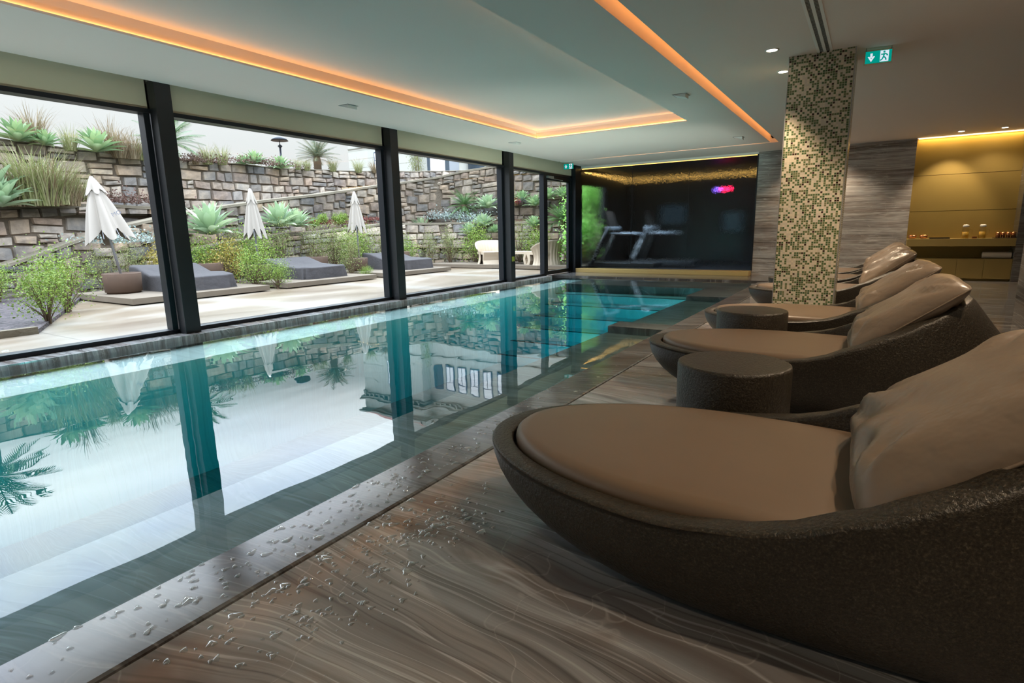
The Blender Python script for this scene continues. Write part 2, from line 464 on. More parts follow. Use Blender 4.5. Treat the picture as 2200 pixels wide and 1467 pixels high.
def letters(text, size, mat, parent, mtx):
    fc = bpy.data.curves.new('lettering', 'FONT'); fc.body = text; fc.size = size; fc.extrude = .0012; fc.align_x = 'CENTER'
    fo = bpy.data.objects.new('tmp', fc); COL.objects.link(fo)
    bpy.context.view_layer.update()
    me = bpy.data.meshes.new_from_object(fo.evaluated_get(bpy.context.evaluated_depsgraph_get()))
    bpy.data.objects.remove(fo); bpy.data.curves.remove(fc)
    me.materials.clear(); me.materials.append(MAT[mat])
    o = bpy.data.objects.new('lettering', me); COL.objects.link(o); o.parent = parent; o.matrix_local = mtx
    return o


def struct(o):
    o['kind'] = 'structure'
    return o


def dup(o, loc, label=None, rz=None, scale=None, group=None):
    def cp(a, par):
        b = a.copy(); COL.objects.link(b)
        if par is not None:
            b.parent = par
        for ch in [x for x in bpy.data.objects if x.parent == a and x is not b]:
            cp(ch, b)
        return b
    r = cp(o, None); r.location = loc
    if label:
        r['label'] = label
    if rz is not None:
        r.rotation_euler = (0, 0, rz)
    if scale is not None:
        r.scale = scale if hasattr(scale, '__len__') else (scale,)*3
    if group:
        r['group'] = group
    return r


# ================================================================== THE ROOM
YN = -10.2            # wall behind the camera
XR = 3.2
# floor: deck slabs right of the drain slot
b = MB(); b.box(-1.485, XR, YN, YB+.3, -.35, 0)
struct(b.build('floor', 'floor'))
# pool coping, its top sloping gently down into the water
b = MB()
def wedge(y0, y1):
    r = []
    for y in (y0, y1):
        r.append([(-1.500, y, -.003), (-1.512, y, 0), (-1.80, y, WZ+.010), (-1.815, y, WZ-.004), (-1.815, y, -.35), (-1.500, y, -.35)])
    b.loft(r, True, (True, True))
wedge(YN, 11.95)
struct(b.build('trim_1', 'coping', merge=True))
b = MB(); b.box(-1.52, -1.46, YN, YB, -.36, -.20)
struct(b.build('trim_2', 'dark'))
# end deck between pool and waterfall wall
b = MB(); b.box(-6.6, -1.505, 11.95, YB+.3, -.35, 0)
struct(b.build('floor_1', 'coping'))
# window sill: raised marble kerb
b = MB(); b.box(-6.56, -6.14, YN, 11.42, -.4, .02)
struct(b.build('trim_3', 'sillm', bevel=.004))
b = MB(); b.box(-6.56, -6.42, 11.42, 13.4, -.3, .005)
struct(b.build('trim_4', 'sillm'))

# pool basin, ledges and steps, in its own local frame
PX0, PX1, PY0, PY1, PZ = -6.14, -1.815, YN, 11.95, -1.25
pool = empty('swimming_pool', (0, 0, 0), 'long indoor swimming pool of clear teal water beside the windows', 'swimming pool')
b = MB(); b.box(PX0-.2, PX1+.2, PY0-.2, PY1+.2, PZ-.2, PZ)
b.box(PX0-.2, PX0, PY0, PY1, PZ, -.36); b.box(PX1, PX1+.2, PY0, PY1, PZ, -.36)
b.box(PX0, PX1, PY0-.2, PY0, PZ, -.05); b.box(PX0, PX1, PY1, PY1+.2, PZ, -.36)
b.build('basin', 'pool', pool)
b = MB(); b.box(-2.55, PX1, PY0, 10.6, PZ, -.14); b.build('bench_ledge', 'ledge', pool, bevel=.006)
b = MB(); b.box(PX0, -5.42, PY0, PY1, PZ, -.10); b.build('window_ledge', 'ledgelight', pool, bevel=.006)
b = MB(); b.box(-2.52, PX1, 6.06, 6.42, -.3, -.055); b.build('seat_block', 'ledge', pool, bevel=.004)
b = MB(); b.box(-2.52, PX1, 9.38, 10.7, -.3, -.055); b.build('seat_block', 'ledge', pool, bevel=.004)
b = MB(); b.box(-5.42, PX1, 10.66, PY1, PZ, -.06); b.build('far_ledge', 'ledge', pool)
for k in range(6):
    b = MB(); y = 10.66-.44*k
    b.box(-5.42, -2.55, y-.44, y, PZ, -.06-.17*(k+1)); st_ = b.build('step', 'steps', pool)
    b = MB(); b.box(-5.42, -2.55, y-.441, y-.37, -.06-.17*(k+1), -.056-.17*(k+1)); b.build('riser_shade', 'riser_shade', st_)  # dark strip along each step edge, painted in place of riser shade
b = MB(); b.box(PX0+.0, PX1-.0, PY0+.0, PY1, PZ-.02, WZ)
wtr = b.build('water', 'water', pool)

for k in range(8):  # added unseen lamps that brighten the water and the ceiling
    y = -8.5+2.25*k
    lm = empty('added_pool_lamp', (-2.57, y, -.55), 'added unseen underwater lamp in the near pool wall', 'added pool light', 'added underwater lamps brightening pool and ceiling', 0)
    bb = MB(); bb.lathe([(0, .02), (.07, .02), (.085, .0), (.085, -.02)], n=20); o = bb.build('lens', 'white', lm, smooth=True); o.rotation_euler = (0, -pi/2, 0)
    l = bpy.data.lights.new('added_pool_beam', 'SPOT'); l.energy = (120 if y < 3 else 240 if y < 6 else 520); l.color = (1, .69, .58); l.spot_size = radians(150); l.spot_blend = .8; l.shadow_soft_size = .07
    lo = bpy.data.objects.new('added_pool_beam', l); COL.objects.link(lo); lo.parent = lm; lo.location = (-.05, 0, 0); lo.rotation_euler = Vector((-1, 0 if y < 5 else 1.6, -.05)).to_track_quat('-Z', 'Y').to_euler()

# walls
b = MB(); b.box(-2.17, .578, YB, YB+.25, 0, 3.0)
struct(b.build('wall_end', 'endwall'))
b = MB(); b.box(-6.6, -2.17, YB-.0, YB+.25, 2.56, 3.0)
struct(b.build('wall_end_1', 'paint'))
b = MB(); b.box(1.33, 1.58, -1.2, 7.72, 0, 3.0)
struct(b.build('wall_right', 'sidewall'))
b = MB(); b.box(XR, XR+.2, YN, YB+2, 0, 3.0); b.box(2.14, XR, YB-.3, YB+.25, 0, 3.0)
struct(b.build('wall_right_1', 'sidewall'))
b = MB(); b.box(-6.6, XR, YN-.2, YN, -.05, 3.0)
struct(b.build('wall_back', 'sidewall'))

# ceiling with a raised tray and a lit slot
T0, T1, TY0, TY1 = -5.02, -2.45, -1.6, 8.85
S0, S1, SY = -1.76, -1.625, 12.06
TH = .15
b = MB()
Z0, Z1 = CEIL, CEIL+.018
cx = [-6.25, T0, T1, S0, S1, XR]
b.box(cx[0], cx[1], YN, SY-.10, Z0, Z1); b.box(T1, S0, YN, SY-.10, Z0, Z1)
b.box(T0, T1, YN, TY0, Z0, Z1); b.box(T0, T1, TY1, SY-.10, Z0, Z1)
b.box(S0, S1, YN, TY0, Z0, Z1)
b.box(S1, XR, YN, YB, Z0, Z1)
b.box(-6.25, S1, SY, YB, Z0, Z1)
b.box(S1, S1+.006, TY0, SY, Z1, Z1+.022)
# tray walls and lid
L = .05
b.box(T0-L-.02, T0-L, TY0, TY1+L, Z1, Z0+TH); b.box(T1+L, T1+L+.02, TY0, TY1+L, Z1, Z0+TH)
b.box(T0-L, T1+L, TY1+L, TY1+L+.02, Z1, Z0+TH); b.box(T0-L, T1+L, TY0-.02, TY0, Z1, Z0+TH)
b.box(T0-L-.02, T1+L+.02, TY0-.02, TY1+L+.02, Z0+TH, Z0+TH+.02)
# slot walls and lid
b.box(S0-.02, S0, TY0, SY-.10, Z1, Z0+.13); b.box(S1+.05, S1+.07, TY0, SY+.04, Z1, Z0+.13)
b.box(S0-.02, S1+.07, TY0, SY+.04, Z0+.13, Z0+.15)
b.box(-6.25, S0, SY-.12, SY-.10, Z1, Z0+.08); b.box(-6.25, S1+.05, SY+.03, SY+.05, Z1, Z0+.08); b.box(-6.25, S0, SY-.12, SY+.05, Z0+.08, Z0+.10)
# cap over everything, fascia above the blinds
b.box(-6.7, XR+.2, YN-.2, YB+.3, 3.0, 3.2)
b.box(-6.56, -6.50, YN, 13.4, 2.36, 3.0)
struct(b.build('ceiling', 'paint'))

# LED strips lying on the hidden lips of the coves
def led(name, boxes, label, mat='led', cat='led strip'):
    bb = MB()
    for q in boxes:
        bb.box(*q)
    tag(bb.build(name, mat), label, cat)
e = .012
led('led_strip', [(T0-L+.004, T0-L+.014, TY0, TY1+.03, Z1, Z1+.008)], 'amber light strip hidden in the raised ceiling cove along the window side')
led('led_strip', [(T0-L+.02, T1+L-.02, TY1+L-.014, TY1+L-.004, Z1, Z1+.008)], 'amber light strip hidden in the far short side of the raised ceiling cove')
led('led_strip', [(T1+L-.014, T1+L-.004, TY0, TY1+.03, Z1, Z1+.008)], 'faint amber light strip hidden in the raised ceiling cove on its room side', 'ledsoft')
led('led_strip', [(S1+.030, S1+.042, TY0, SY-.01, Z1+.002, Z1+.014)], 'amber light strip in the long narrow ceiling slot nearest the mosaic column')
led('led_strip', [(-5.3, S0-.05, SY+.012, SY+.022, Z1, Z1+.006)], 'amber light strip in the thin ceiling slot before the waterfall glass')

# ------------------------------------------------------------------ glazed front
PYS = [-6.65, -3.31, .02, 3.353, 6.687, 10.02]      # far edges of the posts
for i, y in enumerate(PYS):
    b = MB(); b.box(-6.385, -6.25, y-.165, y, .02, 2.62)
    lab = ['dark steel window post far behind the viewer', 'dark steel window post out of view behind', 'dark steel window post left of the first window bay', 'broad dark steel window post, nearest the camera, left of the first parasols',
           'dark steel window post standing between the first two parasol bays and the agaves', 'dark steel window post with a yellow sticker beside the cream chairs'][i]
    p = b.build('window_post', 'steelpost', bevel=.003)
    tag(p, lab, 'window post', 'steel posts along the glazed front')
    bb = MB(); bb.box(-6.52, -6.385, y-.125, y-.04, .02, 2.62); bb.build('mullion', 'steel', p)
    if i == 5:
        bb = MB(); bb.box(-6.2495, -6.2485, y-.135, y-.03, .44, .54); bb.build('sticker', 'yellow', p)['label'] = 'yellow sticker'
b = MB(); b.box(-6.50, -6.30, 12.98, 13.30, 0, 2.62)
tag(b.build('window_post', 'steel', bevel=.003), 'dark steel corner post at the far end beside the waterfall glass', 'window post', 'steel posts along the glazed front')

def window(n, y0, y1, z0=.02, z1=2.36):
    b = MB()
    b.box(-6.52, WX, y0, y1, z1-.045, z1); b.box(-6.52, WX, y0, y1, z0, z0+.045)
    b.box(-6.52, WX-.02, y0, y0+.06, z0+.045, z1-.045); b.box(-6.52, WX-.02, y1-.06, y1, z0+.045, z1-.045)
    f = struct(b.build('window_%d' % n, 'steel', bevel=.003))
    b = MB(); b.box(-6.500, -6.494, y0+.05, y1-.05, z0+.04, z1-.04)
    b.build('pane', 'glass', f)
window(1, PYS[2], PYS[3]-.165); window(2, PYS[3], PYS[4]-.165); window(3, PYS[4], PYS[5]-.165); window(4, PYS[5], 11.60); window(5, PYS[1], PYS[2]-.165); window(8, PYS[0], PYS[1]-.165); window(9, YN, PYS[0]-.165)
# door leaf with closer
b = MB(); y0, y1 = 11.60, 12.98
b.box(-6.5, -6.40, y0, y0+.05, .005, 2.36); b.box(-6.5, -6.40, y1-.05, y1, .005, 2.36); b.box(-6.5, -6.40, y0, y1, 2.31, 2.36)
dr = struct(b.build('door_1', 'steel', bevel=.003))
b = MB(); b.box(-6.48, -6.42, y0+.05, y0+.15, .02, 2.31); b.box(-6.48, -6.42, y1-.15, y1-.05, .02, 2.31); b.box(-6.48, -6.42, y0+.15, y1-.15, .02, .11); b.box(-6.48, -6.42, y0+.15, y1-.15, 2.2, 2.31)
lf = b.build('door_leaf', 'steel', dr, bevel=.002)
b = MB(); b.box(-6.455, -6.447, y0+.14, y1-.14, .10, 2.21); b.build('pane', 'glass', lf)
b = MB(); b.box(-6.42, -6.36, y0+.10, y0+.36, 2.24, 2.29); b.tube([(-6.37, y0+.2, 2.235), (-6.36, y0+.8, 2.22), (-6.41, y0+.82, 2.225)], .008, 6); b.build('door_closer', 'greym', lf)

# roller blinds above the windows
for i, (y0, y1) in enumerate([(YN, PYS[2]-.165), (PYS[2], PYS[3]-.165), (PYS[3], PYS[4]-.165), (PYS[4], PYS[5]-.165), (PYS[5], 12.98)]):
    b = MB(); b.box(-6.420, -6.415, y0+.005, y1-.005, 2.362, 2.95)
    lab = ['beige roller blind behind the viewer', 'beige roller blind above the window left of the broad near post', 'beige roller blind above the window showing two white parasols',
           'beige roller blind above the window showing the agaves and columns', 'beige roller blind above the glass door at the far end'][i]
    tag(b.build('roller_blind', 'blind'), lab, 'roller blind', 'raised roller blinds over the windows')

# ------------------------------------------------------------------ waterfall glass and gym
b = MB(); b.box(-6.46, -6.36, YB-.02, YB+.06, 0, 2.6); b.box(-2.185, -2.165, YB-.02, YB+.04, .1, 2.56)
b.box(-4.97, -4.962, YB-.004, YB+.002, .12, 2.5); b.box(-3.62, -3.612, YB-.004, YB+.002, .12, 2.5)
fr_ = struct(b.build('window_6', 'steel'))
b = MB(); b.quad((-6.37, YB, .11), (-2.18, YB, .11), (-2.18, YB, 2.56), (-6.37, YB, 2.56)); b.build('pane', 'wetglass', fr_)
b = MB(); b.box(-6.36, -2.175, YB-.34, YB-.02, .0, .10); tag(b.build('water_trough', 'brass', bevel=.006), 'long brass trough at the foot of the dark waterfall glass', 'trough')
led('led_strip', [(-6.3, -2.2, YB+.03, YB+.05, 2.545, 2.555)], 'golden light strip over the top of the waterfall glass', 'leddim')
# gym shell
b = MB()
b.box(-6.6, -1.9, YB+.25, 18.2, -.2, .0)
struct(b.build('floor_2', 'gymfloor'))
b = MB(); b.box(-6.6, -1.9, YB+.25, 18.2, 2.62, 2.8); b.box(-2.1, -1.9, YB+.25, 18.2, 0, 2.62); b.box(-6.6, -1.9, 18.0, 18.2, 0, 2.62)
b.box(-6.6, -6.45, YB+.25, 18.0, 2.25, 2.62); b.box(-6.6, -6.45, 15.6, 18.0, 0, 2.25); b.box(-6.6, -6.45, YB+.02, 13.75, 0, 2.3)
struct(b.build('wall_gym', 'gymdark'))
b = MB(); b.box(-6.53, -6.48, 13.75, 15.6, 0, .06); b.box(-6.53, -6.48, 13.75, 15.6, 2.2, 2.25); b.box(-6.53, -6.48, 15.54, 15.6, .06, 2.2)
f = struct(b.build('window_7', 'steel')); b = MB(); b.box(-6.51, -6.505, 13.75, 15.54, .06, 2.2); b.build('pane', 'glass', f)
led('led_strip', [(-6.4, -6.38, 13.8, 17.8, 2.50, 2.515), (-6.3, -2.3, 17.7, 17.72, 2.50, 2.515)], 'dim golden light strip round the gym ceiling behind the wet glass', 'leddim')
mm = emit('red_glow', (1.0, .01, .06), 5); MAT['redglow'] = mm; MAT['blueglow'] = emit('violet_glow', (.25, .12, 1), 2.5); MAT['screen'] = emit('screen_blue', (.30, .5, .65), .02)
b = MB(); b.box(-3.42, -3.18, 16.1, 16.14, 2.0, 2.05); b.box(-3.58, -3.42, 16.1, 16.14, 2.005, 2.045, 1)
tag(b.build('neon_light', ['redglow', 'blueglow']), 'small red and violet light glowing behind the wet dark glass', 'light')

def treadmill(loc, label, rz):
    t = empty('treadmill', loc, label, 'treadmill', 'gym machines behind the wet glass', rz)
    b = MB(); b.box(-.35, 1.45, -.42, .42, .08, .20); b.build('deck', 'gymdark', t, bevel=.02)
    b = MB(); b.box(-.2, 1.4, -.25, .25, .20, .206); b.build('belt', 'tray', t)
    for s in (-1, 1):
        b = MB(); b.tube([(-.25, s*.40, .15), (-.02, s*.40, .6), (.22, s*.38, 1.12)], [.05, .055, .05], 8)
        u = b.build('upright', 'gymdark', t, smooth=True)
        b = MB(); b.tube([(.22, s*.38, .95), (.9, s*.38, .92)], .025, 8); b.build('handrail', 'gymsilver', t, smooth=True)
        if s < 0:
            letters('MATRIX', .15, 'letterw', u, Matrix.Translation((-.02, -.462, .50)) @ Matrix.Rotation(radians(-65), 4, 'Y') @ Matrix.Rotation(radians(90), 4, 'X'))
    b = MB(); b.box(.10, .30, -.42, .42, 1.02, 1.12); b.build('console', 'gymsilver', t, bevel=.03)
    b = MB(); b.loft([[(.18, -.33, 1.1), (.18, .33, 1.1), (.24, .33, 1.1), (.24, -.33, 1.1)], [(.06, -.28, 1.52), (.06, .28, 1.52), (.10, .28, 1.52), (.10, -.28, 1.52)]], True, (True, True)); b.build('screen', 'tray', t, merge=True)
    return t
t = treadmill((-6.0, 14.35, 0), 'dark treadmill seen through the wet glass in front of the green window', 0)
dup(t, (-5.3, 15.6, 0), 'second treadmill behind, half lost in the dark wet glass')
for k, (gx_, gy_, ge) in enumerate(((-5.3, 14.2, 150), (-4.3, 15.2, 80), (-3.0, 16.4, 30))):  # spots added to brighten the gym behind the wet glass
    d = empty('added_gym_spot', (gx_, gy_, 2.6), ['added ceiling spot brightening the first treadmill', 'added ceiling spot brightening the second treadmill', 'added ceiling spot in the dark far corner of the gym'][k], 'ceiling light', 'added spots brightening the gym')
    bb = MB(); bb.lathe([(.0, -.02), (.03, -.02), (.035, 0)], n=16); bb.build('can', 'greym', d)
    l = bpy.data.lights.new('added_gym_beam', 'SPOT'); l.energy = ge; l.color = (.6, .8, 1); l.spot_size = radians(95); l.spot_blend = .7; l.shadow_soft_size = .05
    lo = bpy.data.objects.new('added_gym_beam', l); COL.objects.link(lo); lo.parent = d; lo.location = (0, 0, -.04)
for k, (x0_, x1_, z0_, z1_) in enumerate(((-5.5, -4.7, 1.15, 1.75), (-3.7, -3.1, .9, 1.5))):
    b = MB(); b.box(x0_, x1_, 17.9, 17.98, z0_, z1_); sc2 = tag(b.build('wall_screen', 'tray'), ['bluish screen glowing faintly in the gym behind the wet glass', 'second faint bluish screen deep in the gym'][k], 'screen')
    b = MB(); b.box(x0_+.03, x1_-.03, 17.89, 17.901, z0_+.03, z1_-.03); b.build('display', 'screen', sc2)

# ------------------------------------------------------------------ mosaic column
CX0, CX1, CY0, CY1 = -.793, -.258, 6.205, 6.74
b = MB(); b.box(0, CX1-CX0, 0, CY1-CY0, 0, CEIL)
col_ = b.build('mosaic_column', 'mosaic'); col_.location = (CX0, CY0, 0)
tag(col_, 'square column clad in green, cream and brown mosaic tiles', 'column')
b = MB(); b.box(CX1-CX0-.001, CX1-CX0+.006, -.006, .002, 0, CEIL); b.box(-.006, .001, -.006, .002, 0, CEIL); b.build('corner_trim', 'greym', col_)

# ------------------------------------------------------------------ gold niche and counter
NX0, NX1 = .578, 2.14
b = MB(); zs = [(.70, 1.262), (1.27, 1.922), (1.93, CEIL)]
for z0, z1 in zs:
    b.box(NX0, NX1, YB+.10, YB+.16, z0, z1)
b.box(NX0, NX1, YB+.16, YB+.2, 0, CEIL)
tag(b.build('gold_panelling', 'gold'), 'brushed gold wall panelling lining the lit niche', 'wall panel')
b = MB(); b.box(NX0, NX1, YB-.30, YB+.098, .625, .762)
tag(b.build('counter_shelf', 'golddark', bevel=.003), 'gold counter shelf holding the glasses and jugs in the niche', 'shelf')
b = MB(); b.box(NX0+.02, NX1, YB-.22, YB+.095, .06, .40); b.box(NX0+.02, NX1, YB-.16, YB+.095, 0, .06)
cab = b.build('base_cabinet', 'golddark'); tag(cab, 'low gold cabinet under the counter shelf', 'cabinet')
dx = (NX1-NX0-.02)/4
for k in range(4):
    b = MB(); b.box(NX0+.022+dx*k, NX0+.018+dx*(k+1), YB-.24, YB-.221, .045, .395); b.build('door', 'golddark', cab, bevel=.002)
led('led_strip', [(NX0+.02, NX1-.02, YB+.02, YB+.035, CEIL-.02, CEIL-.008)], 'golden light strip along the top of the gold niche', 'ledgold')
al = bpy.data.lights.new('niche_wash', 'AREA'); al.shape = 'RECTANGLE'; al.size = NX1-NX0-.05; al.size_y = .04; al.energy = 3; al.color = (1, .68, .26)
ao = bpy.data.objects.new('niche_wash', al); COL.objects.link(ao); ao.location = ((NX0+NX1)/2, YB+.03, CEIL-.024)

CZ = .762; YS = YB-.18
def bowl(x, label):
    b = MB(); b.lathe([(.0, .004), (.045, .004), (.062, .03), (.066, .07), (.062, .07), (.056, .03), (.04, .012), (.0, .012)], n=24)
    o = b.build('copper_bowl', 'copper', smooth=True, merge=True); o.location = (x, YS, CZ); return tag(o, label, 'bowl', 'copper bowls on the counter')
bowl(.66, 'copper bowl at the left end of the gold counter, by the marble wall')
bowl(.83, 'copper bowl on the gold counter, between the other bowl and the flat tray')
b = MB(); b.box(-.15, .15, -.09, .09, 0, .012); b.box(-.15, .15, -.09, -.082, .012, .022); b.box(-.15, .15, .082, .09, .012, .022)
o = b.build('serving_tray', 'tray'); o.location = (1.07, YS, CZ); tag(o, 'empty flat dark tray on the gold counter', 'tray')
m = NT('jug_glass'); fr = m.schlick(.04)
MAT['jug'] = m.out(m.n('MixShader', {0: fr, 1: m.n('BsdfTransparent', {'Color': (.95, .92, .82, 1)}).outputs[0], 2: m.n('BsdfGlossy', {'Roughness': .02}).outputs[0]}).outputs[0])
MAT['amber'] = plain('lemon_water', (.62, .40, .08), .15)
for x, lab in ((1.44, 'glass jug of lemon water with a white lid, the one nearer the dark tray'), (1.68, 'glass jug of lemon water with a white lid, the one nearer the copper cups')):
    j = empty('water_jug', (x, YS, CZ), lab, 'jug', 'lidded glass jugs on the counter')
    b = MB(); b.lathe([(0, .003), (.055, .003), (.058, .02), (.052, .14), (.042, .20), (.044, .21)], n=24); b.build('glass_body', 'jug', j, smooth=True)
    b = MB(); b.lathe([(0, .006), (.050, .006), (.046, .12), (0, .12)], n=20); b.build('lemon_water', 'amber', j, smooth=True)
    b = MB(); b.lathe([(0, .25), (.03, .248), (.046, .235), (.047, .20), (0, .20)], n=24); b.build('lid', 'white', j, smooth=True)
    b = MB(); b.tube([(.05, 0, .17), (.095, 0, .15), (.095, 0, .08), (.055, 0, .05)], .007, 8); b.build('handle', 'jug', j, smooth=True)
b = MB(); b.box(-.035, .035, -.03, .03, 0, .035); o = b.build('copper_box', 'copper', bevel=.004); o.location = (1.575, YS-.02, CZ); tag(o, 'tiny copper box between the two glass jugs', 'box')
b = MB(); b.box(-.17, .15, -.09, .09, 0, .012); o = b.build('serving_tray', 'tray', bevel=.003); o.location = (2.0, YS, CZ); tag(o, 'dark tray under the row of copper cups', 'tray')
for k in range(4):
    b = MB(); b.lathe([(0, 0), (.03, 0), (.034, .095), (.031, .095), (.028, .01), (0, .008)], n=20)
    o = b.build('copper_cup', 'copper', smooth=True, merge=True); o.location = (1.90+.07*k, YS+.01*(k % 2), CZ+.012)
    tag(o, ['leftmost copper cup on the dark tray', 'second copper cup from the left on the dark tray', 'third copper cup from the left on the dark tray', 'rightmost copper cup on the dark tray'][k], 'cup', 'copper cups on the tray')
b = MB()
prof = [(.055*cos(a)*(1 if abs(cos(a)) < .9 else .97), .062*sin(a)) for a in [2*pi*k/20 for k in range(20)]]
b.loft([[(x, p[0]*1.3, .062+p[1]*.95) for p in prof] for x in (-.2, -.195, -.1, 0, .1, .195, .2)], True, (True, True))
o = b.build('rolled_towel', 'towel', smooth=True, merge=True); o.location = (1.93, YB-.10, .40); tag(o, 'folded white towel on the low gold cabinet under the shelf', 'towel')

# ------------------------------------------------------------------ ceiling fittings
def spot(loc, label, energy, vis=True, size=radians(75), tgt=None):
    d = empty('downlight', loc, label, 'ceiling light', 'round recessed downlights')
    b = MB(); b.lathe([(.060, 0), (.060, -.006), (.046, -.006), (.042, .0)], n=28); b.build('ring', 'white', d, smooth=True)
    b = MB(); b.lathe([(.0, -.003), (.043, -.003)], n=28); b.build('lens', 'lamp', d)
    l = bpy.data.lights.new('downlight_beam', 'SPOT'); l.energy = energy; l.color = (1, .78, .54); l.spot_size = size; l.spot_blend = .6; l.shadow_soft_size = .04
    lo = bpy.data.objects.new('downlight_beam', l); COL.objects.link(lo); lo.parent = d; lo.location = (0, 0, -.03)
    if tgt:
        lo.rotation_euler = (Vector(tgt)-Vector(loc)).to_track_quat('-Z', 'Y').to_euler()
    return d
spot((-.90, 5.87, CEIL), 'lit round downlight in front of the mosaic column', 60)
spot((-.91, 6.72, CEIL), 'lit round downlight half hidden by the mosaic column', 60)
spot((1.17, 12.85, CEIL), 'lit round downlight shining down the gold niche', 38, tgt=(1.05, YB+.1, 1.0))
spot((1.75, 12.85, CEIL), 'round downlight near the right end of the gold niche, its dim beam added', 16, size=radians(130))  # fitting is really unlit; beam added to lift the counter
spot((-.95, 12.8, CEIL), 'added downlight hidden behind the column, grazing the marble wall', 46, size=radians(125))  # added out of sight to light the marble wall
for k, yy in enumerate((8.6, 10.3)):  # lamps added behind the column to brighten the far room
    spot((-.80-.15*k, yy, CEIL), ['added downlight over the aisle, hidden behind the mosaic column', 'added downlight farther down the aisle, hidden behind the mosaic column'][k], 60, size=radians(140))
for k, yy in enumerate((-1.2, .9, 3.0, 5.1)):  # lamps added out of view to lift the loungers and floor
    spot((.72, yy, CEIL), ['added unseen downlight behind the viewer over the lounger row', 'added downlight over the nearest lounger, outside the frame', 'added downlight over the second lounger, outside the frame', 'added downlight over the third lounger, hidden beyond the frame edge'][k], (30, 30, 46, 60)[k], size=radians(130))
def flap(loc, label):  # square ceiling frame with a tilted plate
    d = empty('ceiling_flap', loc, label, 'ceiling fitting', 'small tilted square ceiling fittings')
    b = MB(); b.box(-.085, .085, -.085, .085, -.004, .002); b.build('frame', 'greym', d)
    b = MB(); b.loft([[(-.07, -.07, -.004), (.07, -.07, -.004), (.07, .07, -.004), (-.07, .07, -.004)], [(-.07, -.07, -.008), (.07, -.07, -.045), (.07, .07, -.045), (-.07, .07, -.008)]], True, (True, True)); b.build('tilted_plate', 'white', d, merge=True)
flap((-2.06, 7.1, CEIL), 'square tilted ceiling fitting between the tray and the lit slot')
flap((-5.57, 5.12, CEIL), 'square tilted ceiling fitting above the broad window, nearer of the window pair')
flap((-5.53, 8.92, CEIL), 'square tilted ceiling fitting by the windows, farther of the window pair')
flap((-2.13, 10.95, CEIL), 'square tilted ceiling fitting near the far corner of the lit slot')

g = empty('air_diffuser', (-.5, 3.2, CEIL), 'slotted white linear air diffuser running to the mosaic column', 'air vent')
b = MB()
for x0, x1 in ((-.062, -.040), (-.012, .012), (.040, .062)):
    b.box(x0, x1, -2.4, 3.0, -.006, .002)
b.build('rails', 'white', g)
b = MB(); b.box(-.04, .04, -2.4, 3.0, -.001, .001); b.build('slots', 'dark', g)
b = MB()
for k in range(180):
    b.box(-.038, .038, -2.4+.03*k, -2.388+.03*k, -.004, -.001)
b.build('grille', 'greym', g)

def exit_sign(loc, rz, label, w=.20, h=.10):
    s = empty('exit_sign', loc, label, 'exit sign', 'green running-man exit signs', rz)
    b = MB(); b.box(-w/2-.008, w/2+.008, -.004, .004, -.012-h, .012); b.build('acrylic_plate', 'jug', s)
    b = MB(); b.box(-w/2, w/2, -.006, -.0045, -h, 0); b.build('green_panel', 'exitg', s)
    b = MB(); b.box(-w/2, w/2, .0045, .006, -h, 0); b.build('green_panel', 'exitg', s)
    y = -.0075; k = h/.10
    P = lambda u, v: (u*k, y, -.05*k+v*k)
    b = MB()
    b.face([P(-.075, .0), P(-.055, -.036), P(-.035, .0), P(-.035, -.0), P(-.046, -.010), P(-.046, .032), P(-.064, .032), P(-.064, -.010)][:0] or [P(-.064, .032), P(-.064, -.006), P(-.046, -.006), P(-.046, .032)])
    b.face([P(-.083, .004), P(-.055, -.040), P(-.027, .004), P(-.038, .008), P(-.055, -.014), P(-.072, .008)][0:6])
    b.build('arrow', 'exitw', s)
    b = MB(); b.face([P(.012, -.046), P(.078, -.046), P(.078, .046), P(.012, .046)]); b.build('doorway', 'exitw', s)
    y = -.0085
    b = MB()
    b.face([P(.042+.009*cos(a*pi/5), .034+.009*sin(a*pi/5)) for a in range(10)])
    for seg in ([(.045, .022), (.038, -.006)], [(.045, .02), (.063, .012), (.068, .0)], [(.044, .02), (.028, .012), (.020, .018)], [(.038, -.006), (.054, -.016), (.060, -.036)], [(.038, -.006), (.030, -.026), (.014, -.036)]):
        for (a, c), (d, e2) in zip(seg, seg[1:]):
            v = Vector((d-a, e2-c)); n_ = Vector((-v.y, v.x)).normalized()*.0055
            b.face([P(a+n_.x, c+n_.y), P(d+n_.x, e2+n_.y), P(d-n_.x, e2-n_.y), P(a-n_.x, c-n_.y)])
    b.build('running_figure', 'exitg', s)
    for q in (-w/2, w/2-.006):
        b = MB(); b.box(q, q+.006, -.002, .002, .0, .03); b.build('bracket', 'greym', s)
exit_sign((-.085, 6.36, CEIL-.03), radians(8), 'green exit sign hanging beside the mosaic column')
exit_sign((-6.1, 12.2, CEIL-.035), radians(0), 'small distant exit sign hanging above the glass door', .24, .12)


